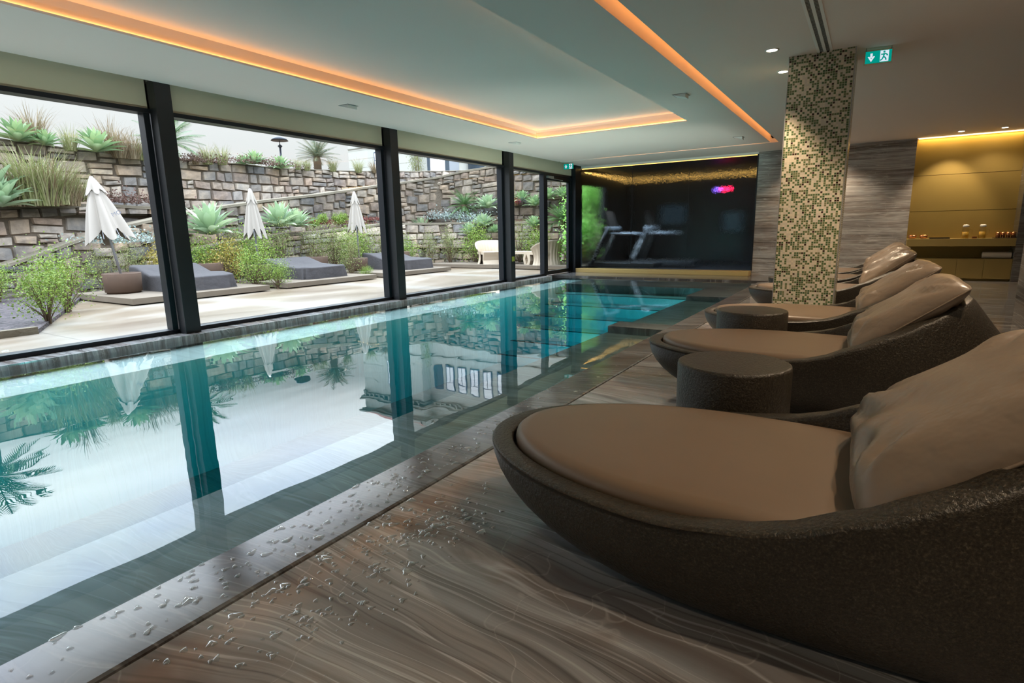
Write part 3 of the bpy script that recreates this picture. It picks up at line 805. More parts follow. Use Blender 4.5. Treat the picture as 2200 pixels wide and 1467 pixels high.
# ================================================================== LOUNGERS
def interp(tab, x):
    if x <= tab[0][0]:
        return tab[0][1]
    for (a, p), (c, q) in zip(tab, tab[1:]):
        if x <= c:
            k = (x-a)/(c-a); k2 = k*k*(3-2*k)
            return p+(q-p)*(.5*k+.5*k2)
    return tab[-1][1]
RIM = [(-1.25, .325), (-.5, .325), (-.3, .338), (-.15, .380), (0, .44), (.15, .508), (.28, .578), (.39, .640), (.47, .672)]
NR = 72
def plan(xf, xc, xh, wd, j, ex=3.0):
    a = 2*pi*j/NR
    c, s = cos(a), sin(a)
    if c < 0:
        return xc+(xc-xf)*c, wd*s
    p = 2/ex
    return xc+(xh-xc)*abs(c)**p, wd*(1 if s >= 0 else -1)*abs(s)**p
def rimz(j):
    return interp(RIM, plan(-1.22, -.40, .47, .5, j)[0])
def hull_bm():
    b = MB(); rings = []
    for t in (0, .03, .08, .15, .24, .35, .47, .60, .73, .85, .94, .985):
        q = sqrt(max(0, 1-(1-t)**2))
        rings.append([(lambda P: (P[0], P[1], t*rimz(j)))(plan(-.66-.56*q, -.28-.12*t, 1.02-.55*t**.85, .27+.23*q, j)) for j in range(NR)])
    for off, dz in ((0, -.002), (.003, .004), (.009, .007), (.070, .004), (.076, 0), (.079, -.012)):
        rings.append([(lambda P: (P[0], P[1], rimz(j)-.004+dz))(plan(-1.22+off, -.40, .47-off, .5-off, j)) for j in range(NR)])
    for k in (.35, .7, 1.0):
        rings.append([(lambda P: (P[0], P[1], (rimz(j)-.016)*(1-k)+.285*k))(plan(-1.141+.004*k, -.40, .391-.2*k, .421-.001*k, j)) for j in range(NR)])
    b.loft(rings, True, (True, True))
    return b
def pad_bm():
    b = MB(); rings = []
    for off, z in ((.012, .287), (.002, .300), (0, .325), (.006, .345), (.022, .357), (.05, .361), (.15, .364), (.30, .365)):
        rings.append([(lambda P: (P[0], P[1], z-.012*max(0, P[0]+.35)))(plan(-1.130+off, -.42, .19-off, .414-off, j, 4)) for j in range(NR)])
    b.loft(rings, True, (True, True))
    return b
def pillow_bm(seed):
    rnd = random.Random(seed); ph = [rnd.uniform(0, 6.28) for _ in range(8)]
    N = 34; hx, hy, T = .305, .375, .105
    b = MB()
    def pt(i, j, s):
        u = sin((i/N-.5)*pi); v = sin((j/N-.5)*pi)
        X = u*hx*(1-.035*(1-v*v)-.05*v**4*u*u); Y = v*hy*(1-.03*(1-u*u)-.05*u**4*v*v)
        th = ((1-u**4)**.46)*((1-v**4)**.46)
        th *= 1.0-.10*u
        # creases run in from the corners and the lower edge
        cr = 0
        for (cu, cv, f, p) in ((-1, -1, 15, ph[0]), (-1, 1, 14, ph[1]), (1, -1, 13, ph[2]), (1, 1, 14, ph[3])):
            du, dv = u-cu, v-cv; r = sqrt(du*du+dv*dv); a = math.atan2(dv, du)
            cr += .15*sin(a*f*.8+p+r*2)*exp(-((r-.50)/.26)**2)
        cr += .13*sin(9*v+ph[4]+2*u)*exp(-((u+.75)/.25)**2)+.035*sin(5*u+4*v+ph[5])*(1-u*u)*(1-v*v)
        th = th*(1+cr*1.3*((1-u*u)*(1-v*v))**.25)
        k = T*th*(1.0 if s > 0 else .62)
        Z = s*k
        return (X, Y, Z)
    for s in (1, -1):
        rings = [[pt(i, j, s) for j in range(N+1)] for i in range(N+1)]
        if s < 0:
            rings = rings[::-1]
        b.loft(rings, False)
    seam = [pt(i, 0, 1) for i in range(N+1)]+[pt(N, j, 1) for j in range(1, N+1)]+[pt(i, N, 1) for i in range(N-1, -1, -1)]+[pt(0, j, 1) for j in range(N-1, 0, -1)]
    return b, seam

LY = [1.77, 3.72, 5.20, 7.45, 8.95, 10.35]
LX = [.06, 0, 0, -.01, 0, 0]
ll = ['large dark pebbled lounger with a tan leather pad, nearest the camera',
      'dark lounger with its back end bare, between the two round side tables',
      'dark lounger behind the farther round side table, before the mosaic column',
      'dark lounger whose foot end shows left of the mosaic column',
      'dark lounger beyond the mosaic column, second from the marble wall',
      'farthest dark lounger, last of the row before the marble wall']
pl_ = ['big taupe leather pillow on the nearest lounger, cut by the frame',
       'taupe leather pillow on the second lounger, its near corner pinched upright',
       'brown leather pillow on the lounger behind the farther side table',
       'orange-lit leather pillow on the fourth lounger from the camera',
       'leather pillow on the lounger second from the marble wall',
       'leather pillow on the farthest lounger, against the marble wall']
L0 = empty('lounger', (LX[0], LY[0], 0), ll[0], 'lounger', 'pebbled loungers in a row by the pool')
hull_bm().build('shell', 'hull', L0, smooth=True, merge=True)
pad_bm().build('seat_pad', 'pad', L0, smooth=True, merge=True)
pv = []
for sd in (3, 8):
    bb, seam = pillow_bm(sd)
    o = bb.build('pillow', 'pillow', smooth=True, merge=True)
    b2 = MB(); b2.tube(seam+[seam[0]], .0045, 6, caps=False); pp = b2.build('piping', 'pillow', o, smooth=True)
    pv.append(o)
def place_pillow(o, i):
    ang = math.atan2(.36, .45)
    o.rotation_euler = (0, -ang, [0.02, -.015, .02, -.02, .015, 0][i])
    o.location = (LX[i]+.195, LY[i]+[0, .0, .01, 0, 0, 0][i], .560)
for i in range(6):
    if i:
        dup(L0, (LX[i], LY[i], 0), ll[i], rz=[0, .01, -.015, .01, 0, .01][i])
    o = pv[i] if i < 2 else dup(pv[i % 2], (0, 0, 0))
    place_pillow(o, i); tag(o, pl_[i], 'pillow', 'leather pillows on the loungers')

def table(x, y, label):
    b = MB(); b.lathe([(0, 0), (.225, 0), (.236, .012), (.241, .05), (.241, .44), (.238, .451), (.230, .455), (0, .455)], n=56)
    o = b.build('side_table', 'hull', merge=True); o.location = (x, y, 0)
    for p in o.data.polygons:
        p.use_smooth = abs(p.normal.z) < .9
    tag(o, label, 'side table', 'round drum side tables')
table(-.475, 2.60, 'round dark drum side table between the two nearest loungers')
table(-.69, 4.36, 'round dark drum side table in front of the mosaic column')

# water splashed on the deck and coping
rnd = random.Random(5); b = MB()
def drop(x, y, r, z0):
    n = 14; ex = rnd.uniform(.78, 1.35); a0 = rnd.uniform(0, 3.1); i = []
    for rr, z in ((1, 0), (.88, .45), (.62, .82), (.25, 1.0)):
        ring = []
        for k in range(n):
            a = 2*pi*k/n; q = r*rr*(1+.22*sin(3*a+a0))
            dx, dy = q*cos(a)*ex, q*sin(a)/ex
            ring.append((x+dx*cos(a0)-dy*sin(a0), y+dx*sin(a0)+dy*cos(a0), z0(x)+z*min(r*.45, .0036)))
        i.append(ring)
    b.loft(i, True, (False, True))
zc = lambda x: 0.0004 if x > -1.53 else (x+1.53)/.27*(-WZ-.010)*1+.0006
for (cxp, cyp, sx_, sy_, n) in ((-1.66, 1.55, .09, .35, 150), (-1.35, 1.28, .10, .20, 150), (-1.2, 1.05, .10, .2, 90), (-1.35, .85, .12, .18, 120), (-1.7, .8, .09, .35, 70), (-1.22, 1.5, .07, .12, 80), (-1.65, 2.5, .08, .5, 60)):
    for _ in range(n):
        x = rnd.gauss(cxp, sx_); y = rnd.gauss(cyp, sy_)
        if -1.80 < x < -1.53 or x > -1.475:
            drop(x, y, rnd.uniform(.003, .0105)*(1 if rnd.random() < .85 else 1.8), zc)
m = NT('water_drops'); MAT['drops'] = m.out(m.n('MixShader', {0: m.schlick(.30), 1: m.n('BsdfTransparent', {'Color': (.97, .98, .98, 1)}).outputs[0], 2: m.n('BsdfGlossy', {'Roughness': .02}).outputs[0]}).outputs[0])
tag(b.build('water_drops', 'drops', smooth=True), 'splashed water drops scattered over the marble by the drain slot', 'water', kind='stuff')


# ================================================================== TERRACE GARDEN
GZ = -.02
b = MB()
b.prism([(-6.56, YN-1), (-6.56, 24), (-13.2, 24), (-13.2, 5.0), (-12.2, 4.45), (-8.2, 2.5), (-8.2, YN-1)], GZ-.3, GZ)
struct(b.build('terrace', 'paving'))
b = MB(); b.prism([(-8.2, YN-1), (-8.2, 2.5), (-12.3, 4.5), (-13.2, 5.1), (-13.4, YN-1)], GZ-.3, GZ+.05)
tag(b.build('slate_gravel', 'chips'), 'purple grey slate chips covering the planting bed left of the paving', 'gravel', kind='stuff')
b = MB(); b.box(-8.27, -8.18, YN-1, 2.5, GZ-.2, GZ+.085)
tag(b.build('kerb', 'cap', bevel=.006), 'low concrete kerb edging the slate planting bed', 'kerb')

# sun bed platforms
PL = [(4.35, 6.85), (7.25, 9.75), (10.15, 12.65)]
plab = ['low concrete platform under the nearest covered sun bed', 'low concrete platform under the middle covered sun bed', 'low concrete platform under the farthest covered sun bed']
for (y0, y1), lb in zip(PL, plab):
    p = empty('platform', (-11.15, (y0+y1)/2, 0), lb, 'platform', 'floating concrete platforms')
    h = (y1-y0)/2
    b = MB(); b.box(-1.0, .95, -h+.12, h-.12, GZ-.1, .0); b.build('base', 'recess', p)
    b = MB(); b.box(-1.1, 1.1, -h, h, 0, .10); b.build('deck_slab', 'slab', p, bevel=.006)
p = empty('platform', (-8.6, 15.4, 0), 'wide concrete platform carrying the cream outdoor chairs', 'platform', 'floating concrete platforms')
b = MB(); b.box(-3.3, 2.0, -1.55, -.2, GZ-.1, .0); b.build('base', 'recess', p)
b = MB(); b.box(-3.4, 2.08, -1.68, -.25, 0, .10); b.build('deck_slab', 'slab', p, bevel=.006)

def bed_mesh(seed):
    rnd = random.Random(seed); ph = [rnd.uniform(0, 6.3) for _ in range(6)]
    b = MB(); hx, hy = .86, .60; N = 96
    def per(k, gx):
        a = 2*pi*k/N; c, s = cos(a), sin(a); p = 2/9
        return (hx+gx)*(1 if c >= 0 else -1)*abs(c)**p, (hy+gx)*(1 if s >= 0 else -1)*abs(s)**p
    def top(x):
        return .27+.17/(1+exp((x+.30)*14))+.012*sin(5*x+ph[0])
    rings = []
    for t in (0, .12, .3, .5, .7, .88, .96):
        r = []
        for k in range(N):
            fold = sin(k*.55+ph[1]+1.6*sin(k*.19+ph[2]))*.5+sin(k*1.15+ph[3])*.3
            g = (1-t)*(.040*fold+.016)
            x, y = per(k, g); r.append((x, y, top(x)*t+.012*sin(k*.4+ph[4])*t*(1-t)*2))
        rings.append(r)
    for sc_, dz in ((.985, .0), (.95, .012), (.8, .016), (.6, .012), (.35, .006), (.1, 0)):
        r = []
        for k in range(N):
            x, y = per(k, 0); x *= sc_; y *= sc_
            r.append((x, y, top(x)+dz-.02*(1-abs(y)/hy)+.006*sin(14*x+6*y+ph[5])))
        rings.append(r)
    b.loft(rings, True, (False, True))
    return b
blab = ['sun bed under a slate grey cover, nearest, beside the leaning parasol', 'sun bed under a slate grey cover, the middle one', 'sun bed under a slate grey cover, farthest, partly behind a window post']
for k, (yy, xx) in enumerate(((5.80, -11.25), (8.58, -11.25), (11.75, -11.25))):
    o = bed_mesh(k+2).build('covered_sun_bed', 'cover', smooth=True); o.location = (xx, yy, .10)
    tag(o, blab[k], 'sun bed', 'covered sun beds on the platforms')

def planter(x, y, r, h, label, z=.10):
    b = MB(); b.lathe([(0, 0), (r*.86, 0), (r*.87, .02), (r*.95, .03), (r, h-.01), (r-.004, h), (r-.02, h), (r-.03, h-.05), (0, h-.05)], n=48)
    o = b.build('corten_planter', 'corten', merge=True); o.location = (x, y, z)
    for p in o.data.polygons:
        p.use_smooth = abs(p.normal.z) < .7
    tag(o, label, 'planter', 'round rusty steel planters')
planter(-11.35, 4.80, .30, .36, 'round rusty steel planter holding the nearest white parasol')
planter(-12.0, 6.72, .33, .42, 'round rusty steel planter behind the nearest sun bed')
planter(-11.45, 7.55, .27, .34, 'round rusty steel planter holding the middle white parasol')
planter(-12.1, 9.62, .33, .42, 'round rusty steel planter behind the middle sun bed')
planter(-11.55, 10.55, .27, .34, 'round rusty steel planter holding the farthest white parasol')
planter(-12.1, 12.75, .30, .42, 'round rusty steel planter behind the farthest sun bed')

def umbrella(base, top, spread, label, seed, low, text=False):
    rnd = random.Random(seed)
    u = empty('closed_parasol', base, label, 'parasol', 'closed white parasols')
    H = (Vector(top)-Vector(base)).length
    u.rotation_euler = (Vector(top)-Vector(base)).to_track_quat('Z', 'Y').to_euler()
    b = MB(); b.tube([(0, 0, 0), (0, 0, H-.03)], .021, 14); b.build('pole', 'alu', u, smooth=True)
    b = MB(); N = 120; rings = []; nf = 6; ph = rnd.uniform(0, 6)
    zt = H-.02
    for t in (0, .03, .08, .15, .25, .4, .55, .7, .85, 1.0):
        r = []
        for k in range(N):
            a = 2*pi*k/N
            f = cos(nf*a+ph+.5*sin(a*2+ph)); f2 = cos(nf*2*a+1.3*ph)
            amp = .36*min(1, t*2.2)
            rad = (.02+spread*(t**.85))*(1+amp*.85*f+.10*t*f2)
            zz = zt-(low)*t+t*t*.11*(-f)
            r.append((rad*cos(a), rad*sin(a), zz))
        rings.append(r)
    b.loft(rings, True)
    c = b.build('canopy', 'canvas', u, smooth=True)
    b = MB(); rings = []
    for t in (0, .25, .6, 1.0):
        r = []
        for k in range(N):
            a = 2*pi*k/N; f = cos(nf*a+ph+.5*sin(a*2+ph))
            rad = (.024+spread*.42*(t**.8))*(1+.30*t*f)+.006
            r.append((rad*cos(a), rad*sin(a), zt+.012-.27*t-.05*t*t*f))
        rings.append(r)
    b.loft(rings, True, (True, False)); b.build('vent_flap', 'canvas', c, smooth=True)
    b = MB(); b.lathe([(0, .03), (.025, .02), (.03, 0), (.03, -.02)], c=(0, 0, zt+.005), n=16); b.build('cap', 'white', u, smooth=True)
    for k in range(6):
        a = 2*pi*(k+.5)/6-ph/6
        b = MB(); b.tube([(.03*cos(a), .03*sin(a), H-.30), (spread*.9*cos(a), spread*.9*sin(a), zt-low-.06)], .008, 6); b.build('rib', 'alu', u)
    b = MB(); b.lathe([(.028, -.05), (.036, -.05), (.036, .05), (.028, .05)], c=(0, 0, zt-low+.02), n=16); b.build('hub', 'greym', u, smooth=True)
    if text:
        u_rot = u.rotation_euler.to_matrix().to_4x4(); u_m = Matrix.Translation(base) @ u_rot
        d = (CAM-Vector(base)); d.z = 0; d.normalize()
        side = Vector((-d.y, d.x, 0))
        wpos = Vector(base)+Vector((0, 0, H-low*.68))+d*(spread*1.02)+side*.05+(Vector(top)-Vector(base))*.0
        X = side.normalized(); Zn = (d+Vector((0, 0, .18))).normalized(); Yv = Zn.cross(X); 
        R3 = Matrix((X, Yv, Zn)).transposed().to_4x4()
        letters('MO', .095, 'letter', c, u_m.inverted() @ (Matrix.Translation(wpos) @ R3 @ Matrix.Rotation(radians(24), 4, 'Z')))
    return u
umbrella((-11.30, 4.80, .2), (-11.6, 4.66, 2.13), .27, 'leaning closed white parasol with dark lettering in the rusty planter', 1, 1.02, True)
umbrella((-11.45, 7.58, .2), (-11.55, 7.63, 2.07), .165, 'slim closed white parasol between the first and middle sun beds', 4, .95)
umbrella((-11.55, 10.62, .2), (-11.62, 10.66, 2.15), .175, 'closed white parasol farthest from the camera, near the window post', 7, .95)

# ------------------------------------------------------------------ dry stone walls
def stone_wall(name, pts, zbase, label, mats=('stone', 'mortar', 'cap'), course=.25, seed=1, n_sign=1, cat='stone wall', thick=.5, capw=.10):
    """pts: (x, y, ztop) along the wall; outward normal is to the right of the path times n_sign"""
    rnd = random.Random(seed); b = MB()
    P = [Vector((p[0], p[1])) for p in pts]; S = [0]
    for a, c in zip(P, P[1:]):
        S.append(S[-1]+(c-a).length)
    def loc(s):
        s = max(0, min(S[-1]-1e-4, s))
        for k in range(len(P)-1):
            if s <= S[k+1]:
                q = (s-S[k])/(S[k+1]-S[k]); t = (P[k+1]-P[k]).normalized()
                return P[k].lerp(P[k+1], q), Vector((t.y, -t.x))*n_sign, pts[k][2]+(pts[k+1][2]-pts[k][2])*q
    # core and cap
    ns = max(2, int(S[-1]/.5)); fr, bk = [], []
    for k in range(ns+1):
        p, n, zt = loc(S[-1]*k/ns)
        fr.append((p, n, zt)); 
    i0 = [[(p.x, p.y, zbase), (p.x, p.y, zt-.03), (p.x-n.x*thick, p.y-n.y*thick, zt-.03), (p.x-n.x*thick, p.y-n.y*thick, zbase)] for p, n, zt in fr]
    b.loft(i0, True, (True, True), 1)
    if capw:
        i0 = []
        for p, n, zt in fr:
            zt += rnd.uniform(-.012, .012); o_ = .05+rnd.uniform(0, .02)
            i0.append([(p.x+n.x*o_, p.y+n.y*o_, zt-capw*.7), (p.x+n.x*o_, p.y+n.y*o_, zt-.01), (p.x+n.x*.03, p.y+n.y*.03, zt), (p.x-n.x*thick, p.y-n.y*thick, zt), (p.x-n.x*thick, p.y-n.y*thick, zt-capw*.7)])
        b.loft(i0, True, (True, True), 2)
    # stones in rough courses that follow the top
    v = 0.02 if capw == 0 else capw*.55
    zmax = max(p[2] for p in pts)
    while v < zmax-zbase:
        h = course*rnd.uniform(.62, 1.30); s = -rnd.uniform(0, .3)
        while s < S[-1]:
            w_ = h*rnd.uniform(.8, 2.3)
            split = rnd.random() < .22
            subs = [(v, h)] if not split else [(v, h*.5), (v+h*.5, h*.5)]
            for vv, hh in subs:
                p, n, zt = loc(s+w_/2)
                if zt-vv > zbase-.1 and s+w_ > 0:
                    t = Vector((-n.y, n.x))*n_sign
                    G = 5; ring = []
                    pr = rnd.uniform(.035, .10); j = [[(rnd.uniform(-.17, .10), rnd.uniform(-.22, .12)) for _ in range(2)] for _ in range(2)]
                    sl = rnd.uniform(-.025, .025)
                    for r_ in range(G):
                        row = []
                        for c_ in range(G):
                            u = (-1, -.86, 0, .86, 1)[c_]; q = (-1, -.84, 0, .84, 1)[r_]
                            fu, fq = (u+1)/2, (q+1)/2
                            ju = sum((1 if a_ else -1)*j[a_][b_][0]*(fu if a_ else 1-fu)*(fq if b_ else 1-fq) for a_ in (0, 1) for b_ in (0, 1))
                            jq = sum((1 if b_ else -1)*j[a_][b_][1]*(fu if a_ else 1-fu)*(fq if b_ else 1-fq) for a_ in (0, 1) for b_ in (0, 1))
                            cut = .86 if abs(u) == 1 and abs(q) == 1 else 1
                            ds = (u*cut+ju*.7)*(w_/2-.006); dz = (q*cut+jq*.7)*(hh/2-.007)
                            edge = max(abs(u), abs(q)); out = pr*(1.0 if edge < .5 else .80 if edge < .9 else -.35)
                            zc_ = zt-vv-hh/2+dz+sl*u
                            pp = p+t*ds
                            row.append((pp.x+n.x*out, pp.y+n.y*out, zc_))
                        ring.append(row)
                    b.loft(ring, False, mi=0)
            s += w_
        v += h
    o = b.build(name, list(mats), smooth=False)
    o['label'] = label; o['category'] = cat; o['kind'] = 'structure'
    return o

RB = [(-13.95, 0.0, -.4), (-13.85, 3.82, .60), (-13.8, 5.06, 1.06), (-13.8, 6.08, 1.37), (-13.8, 7.41, 1.67), (-13.8, 9.0, 1.94), (-13.8, 10.58, 2.155), (-13.8, 12.03, 2.36), (-13.8, 13.75, 2.64), (-13.75, 15.4, 2.88), (-13.3, 16.2, 3.02), (-12.4, 16.5, 3.19), (-10.9, 16.55, 3.27), (-8.9, 16.6, 3.13), (-6.7, 16.6, 3.1)]
RBp = [p for p in RB if p[2] > .2]
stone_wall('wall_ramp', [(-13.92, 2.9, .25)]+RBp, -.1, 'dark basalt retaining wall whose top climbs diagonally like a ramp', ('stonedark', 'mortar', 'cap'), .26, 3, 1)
stone_wall('wall_upper', [(-16, -1, 3.5), (-16, 3.0, 3.32), (-16, 4.84, 3.24), (-16, 6.2, 3.16), (-16, 8, 3.16), (-16, 10.1, 3.18), (-16, 11.7, 3.18), (-16, 14, 3.27), (-16, 16, 3.4), (-16, 19.75, 3.69), (-15.9, 22, 3.9)], 1.0, 'tall pale stone wall along the top of the garden', ('stone', 'mortar', 'cap'), .27, 9, 1, capw=.05)
stone_wall('wall_middle', [(-14.7, -1, 1.7), (-14.6, 4.2, 1.74), (-14.6, 5.6, 1.83), (-14.6, 7.2, 1.82), (-14.7, 8.2, 1.5)], -.1, 'pale stone terrace wall below the tall grasses', ('stone', 'mortar', 'cap'), .27, 12, 1)
stone_wall('wall_low', [(-13.0, 6.2, .66), (-13.0, 8.2, .98), (-13.0, 9.9, 1.15), (-13.0, 10.8, 1.18), (-13.0, 13.2, 1.40), (-12.9, 14.9, 1.40), (-12.5, 15.55, 1.40), (-11.0, 15.7, 1.38), (-9.0, 15.75, 1.36), (-6.7, 15.8, 1.3)], -.1, 'low stone wall holding the bed of agaves and red succulents', ('stone', 'mortar', 'cap'), .26, 21, 1)
stone_wall('wall_bed', [(-12.55, 14.6, .62), (-12.1, 15.05, .62), (-10.9, 15.2, .60), (-9.0, 15.25, .60), (-6.8, 15.3, .58)], -.1, 'lowest stone edging behind the cream chairs', ('stone', 'mortar', 'cap'), .22, 31, 1)
# soil terraces between the walls
def soil(polys, name='planting_bed'):
    b = MB()
    for q in polys:
        b.face(q)
    o = b.build(name, 'soil'); return struct(o)
soil([[(-14.3, -1, 1.62), (-14.3, 8.2, 1.62), (-16.1, 8.2, 1.7), (-16.1, -1, 1.7)]])
soil([[(-13.0, y0, z0-.08), (-13.0, y1, z1-.08), (-13.85, y1, z1+.02), (-13.85, y0, z0+.02)] for y0, y1, z0, z1 in ((6.2, 8.2, .66, .98), (8.2, 9.9, .98, 1.15), (9.9, 10.8, 1.15, 1.18), (10.8, 13.2, 1.18, 1.40), (13.2, 16.0, 1.40, 1.40))]
     + [[(-13.2, 15.5, 1.30), (-6.7, 15.72, 1.25), (-6.7, 16.7, 1.5), (-13.9, 16.7, 1.5)]])
soil([[(-12.6, 14.6, .55), (-11, 15.15, .54), (-6.8, 15.3, .52), (-6.7, 15.85, .6), (-12.5, 15.75, .6), (-13.05, 14.6, .6)], [(-13.2, 5.0, GZ+.03), (-12.2, 4.5, GZ+.03), (-12.15, 16, GZ+.03), (-13.2, 16, GZ+.03)]])
UP_ = [(-1, 3.5), (3.0, 3.32), (4.84, 3.24), (6.2, 3.16), (8, 3.16), (10.1, 3.18), (11.7, 3.18), (14, 3.27), (16, 3.4), (19.75, 3.69), (22, 3.9)]
soil([[(-15.98, a, za-.04), (-15.98, c, zb-.04), (-18.5, c, zb-.02), (-18.5, a, za-.02)] for (a, za), (c, zb) in zip(UP_, UP_[1:])])
soil([[(-16.3, -20, 2.95), (-16.3, 20, 2.95), (-15.9, 30, 2.9), (-60, 60, 2.2), (-90, -20, 2.2)], [(-15.9, 24, 3.0), (-13.6, 16.9, 2.7), (-6.0, 16.9, 2.75), (-4, 44, 2.6), (-60, 60, 2.2)]], 'hill')


# ------------------------------------------------------------------ plants
def agave_mb(seed, n=46, L=.56, W=.060):
    rnd = random.Random(seed); b = MB()
    for i in range(n):
        az = i*2.39996+rnd.uniform(-.15, .15); q = i/n
        el = radians(87-80*q**1.15)+rnd.uniform(-.08, .08)
        l = L*(.72+.38*q if q < .8 else 1.02-.4*(q-.8))*rnd.uniform(.88, 1.1); wd = W*rnd.uniform(.85, 1.15)*(.8+.4*q)
        bend = rnd.uniform(.2, .55)*(.25+q); rows = []
        d = Vector((cos(az), sin(az), 0)); sd = Vector((-sin(az), cos(az), 0)); p = Vector((0, 0, .05*(1-q))); e_ = el; K = 7
        for k in range(K+1):
            t = k/K
            wk = wd*(.42+1.0*t if t < .5 else (1.84-1.84*t)**.75*.98) if t < 1 else 0
            wk = wd*(.45+.55*sin(min(1, t/.55)*pi/2)) if t < .55 else wd*max(0.0, 1-((t-.55)/.45)**1.5)
            up = Vector((0, 0, 1))*cos(e_)-d*sin(e_)
            rows.append([p+sd*wk+up*wk*.38, p-up*wk*.05, p-sd*wk+up*wk*.38])
            e_ -= bend*(t)*.30
            p = p+(d*cos(e_)+Vector((0, 0, 1))*sin(e_))*(l/K)
        b.loft(rows, False)
    return b
def cycad_mb(seed, n=34, L=.75, trunk=.25, lean=.0, el0=82, el1=-15):
    rnd = random.Random(seed); b = MB()
    for i in range(n):
        az = i*2.39996+rnd.uniform(-.2, .2); q = i/n
        el = radians(el0+(el1-el0)*q)+rnd.uniform(-.1, .1); l = L*rnd.uniform(.85, 1.1)
        d = Vector((cos(az), sin(az), 0)); sd = Vector((-sin(az), cos(az), 0)); p = Vector((0, 0, trunk)); e_ = el; K = 20; isl = []
        for k in range(K):
            t = (k+.5)/K; e_ -= .040
            st_ = d*cos(e_)+Vector((0, 0, 1))*sin(e_); p2 = p+st_*(l/K)
            if k > 1:
                ll_ = l*.24*(sin(pi*min(1, t*.92+.08))**.6)+.01; up = sd.cross(st_)
                for s in (-1, 1):
                    tip = p2+(sd*s*.72+st_*.62-up*(-.22))*ll_
                    a_ = p; c_ = p+st_*(l/K*.62); mid = (p+tip)*.5
                    b.face([a_, c_, tip])
            b.quad(p-sd*.008, p+sd*.008, p2+sd*.008, p2-sd*.008)
            p = p2
    tb = MB(); tb.lathe([(.0, -.15), (.12, -.15), (.13, trunk*.6), (.10, trunk+.04), (0, trunk+.06)], n=14)
    return b, tb
def shrub_mb(seed, r=.45, h=.8, n=1900, leaf=.028, upright=.5, clumps=26):
    rnd = random.Random(seed); b = MB(); sb = MB(); cl = []
    for _ in range(clumps):
        a = rnd.uniform(0, 2*pi); rr = r*sqrt(rnd.random()); zz = h*(.28+.72*rnd.random()**.8)
        k = 1-.35*(zz/h)**3
        c = Vector((rr*cos(a)*k, rr*sin(a)*k, zz)); cl.append(c)
        sb.tube([(rnd.uniform(-.03, .03), rnd.uniform(-.03, .03), -.05), (c.x*.35, c.y*.35, zz*.4), tuple(c)], [.011, .007, .003], 5)
    for _ in range(n):
        c = rnd.choice(cl); s = r*.26
        p = c+Vector((rnd.gauss(0, s), rnd.gauss(0, s), rnd.gauss(0, s*(1+upright))))
        if p.z < .02:
            continue
        d = Vector((rnd.gauss(0, 1), rnd.gauss(0, 1), rnd.gauss(upright, .8))).normalized(); o_ = d.orthogonal().normalized()
        o_ = (Matrix.Rotation(rnd.uniform(0, 6.28), 3, d) @ o_); l = leaf*rnd.uniform(.7, 1.6)
        b.face([p, p+d*l*.5+o_*l*.30, p+d*l, p+d*l*.5-o_*l*.30])
    return b, sb
def grass_mb(seed, n=170, h=.7, r=.12, wd=.006, arch=1.2):
    rnd = random.Random(seed); b = MB()
    for _ in range(n):
        a = rnd.uniform(0, 6.28); q = r*sqrt(rnd.random()); p = Vector((q*cos(a), q*sin(a), -.03)); a += rnd.uniform(-.7, .7)
        d = Vector((cos(a), sin(a), 0)); sd = Vector((-sin(a), cos(a), 0)); e_ = radians(rnd.uniform(62, 89)); l = h*rnd.uniform(.5, 1.15); rows = []; be = rnd.uniform(.2, 1)*arch
        for k in range(6):
            wk = wd*(1-(k/5)**2)+.0006
            rows.append([p+sd*wk, p-sd*wk]); e_ -= be*(k/5)*.45; p = p+(d*cos(e_)+Vector((0, 0, 1))*sin(e_))*l/5
        b.loft(rows, False)
    return b
PROTO = {}
def proto(key, fn, parts):
    if key not in PROTO:
        mbs = fn(); mbs = mbs if isinstance(mbs, tuple) else (mbs,)
        PROTO[key] = []
        for mb, (nm, mt, sm) in zip(mbs, parts):
            me = mb.mesh(nm); me.materials.append(MAT[mt])
            if sm:
                me.polygons.foreach_set('use_smooth', [True]*len(me.polygons))
            PROTO[key].append((nm, me))
    return PROTO[key]
def plant(name, key, fn, parts, loc, label, cat, group, s=1.0, rz=0.0, tilt=(0, 0)):
    pr = proto(key, fn, parts)
    o = bpy.data.objects.new(name, pr[0][1]); COL.objects.link(o)
    o.location = loc; o.scale = (s if hasattr(s, '__len__') else (s, s, s)); o.rotation_euler = (tilt[0], tilt[1], rz)
    tag(o, label, cat, group)
    for nm, me in pr[1:]:
        c = bpy.data.objects.new(nm, me); COL.objects.link(c); c.parent = o
    return o
rp = random.Random(77)
def agave(px, py, ax, v, s, label, blue=False, lift=0.0):
    p = at(px, py, ax, v); k = rp.randrange(3); key = 'ag%d%d' % (k, blue)
    if v < -15.5:
        p.z -= .10
    return plant('agave', key, lambda: agave_mb(40+k), [('agave', 'agaveblue' if blue else 'agave', True)], (p.x, p.y, p.z+lift), label, 'agave', 'agave rosettes in the garden', s, rp.uniform(0, 6))
# on the upper wall
agave(38, 294, 0, -15.7, 1.0, 'green agave on top of the upper wall at the far left edge')
agave(98, 303, 0, -15.6, .75, 'pale green agave on the upper wall, right of the leftmost agave')
agave(207, 318, 0, -15.6, 1.15, 'large green agave on the upper wall above the leaning parasol')
agave(523, 346, 0, -15.8, .62, 'small agave on the upper wall, left of the taller pointed one')
agave(547, 345, 0, -15.8, .85, 'pointed agave on the upper wall left of the street lamp')
agave(603, 356, 0, -15.8, .85, 'agave on the upper wall directly below the street lamp')
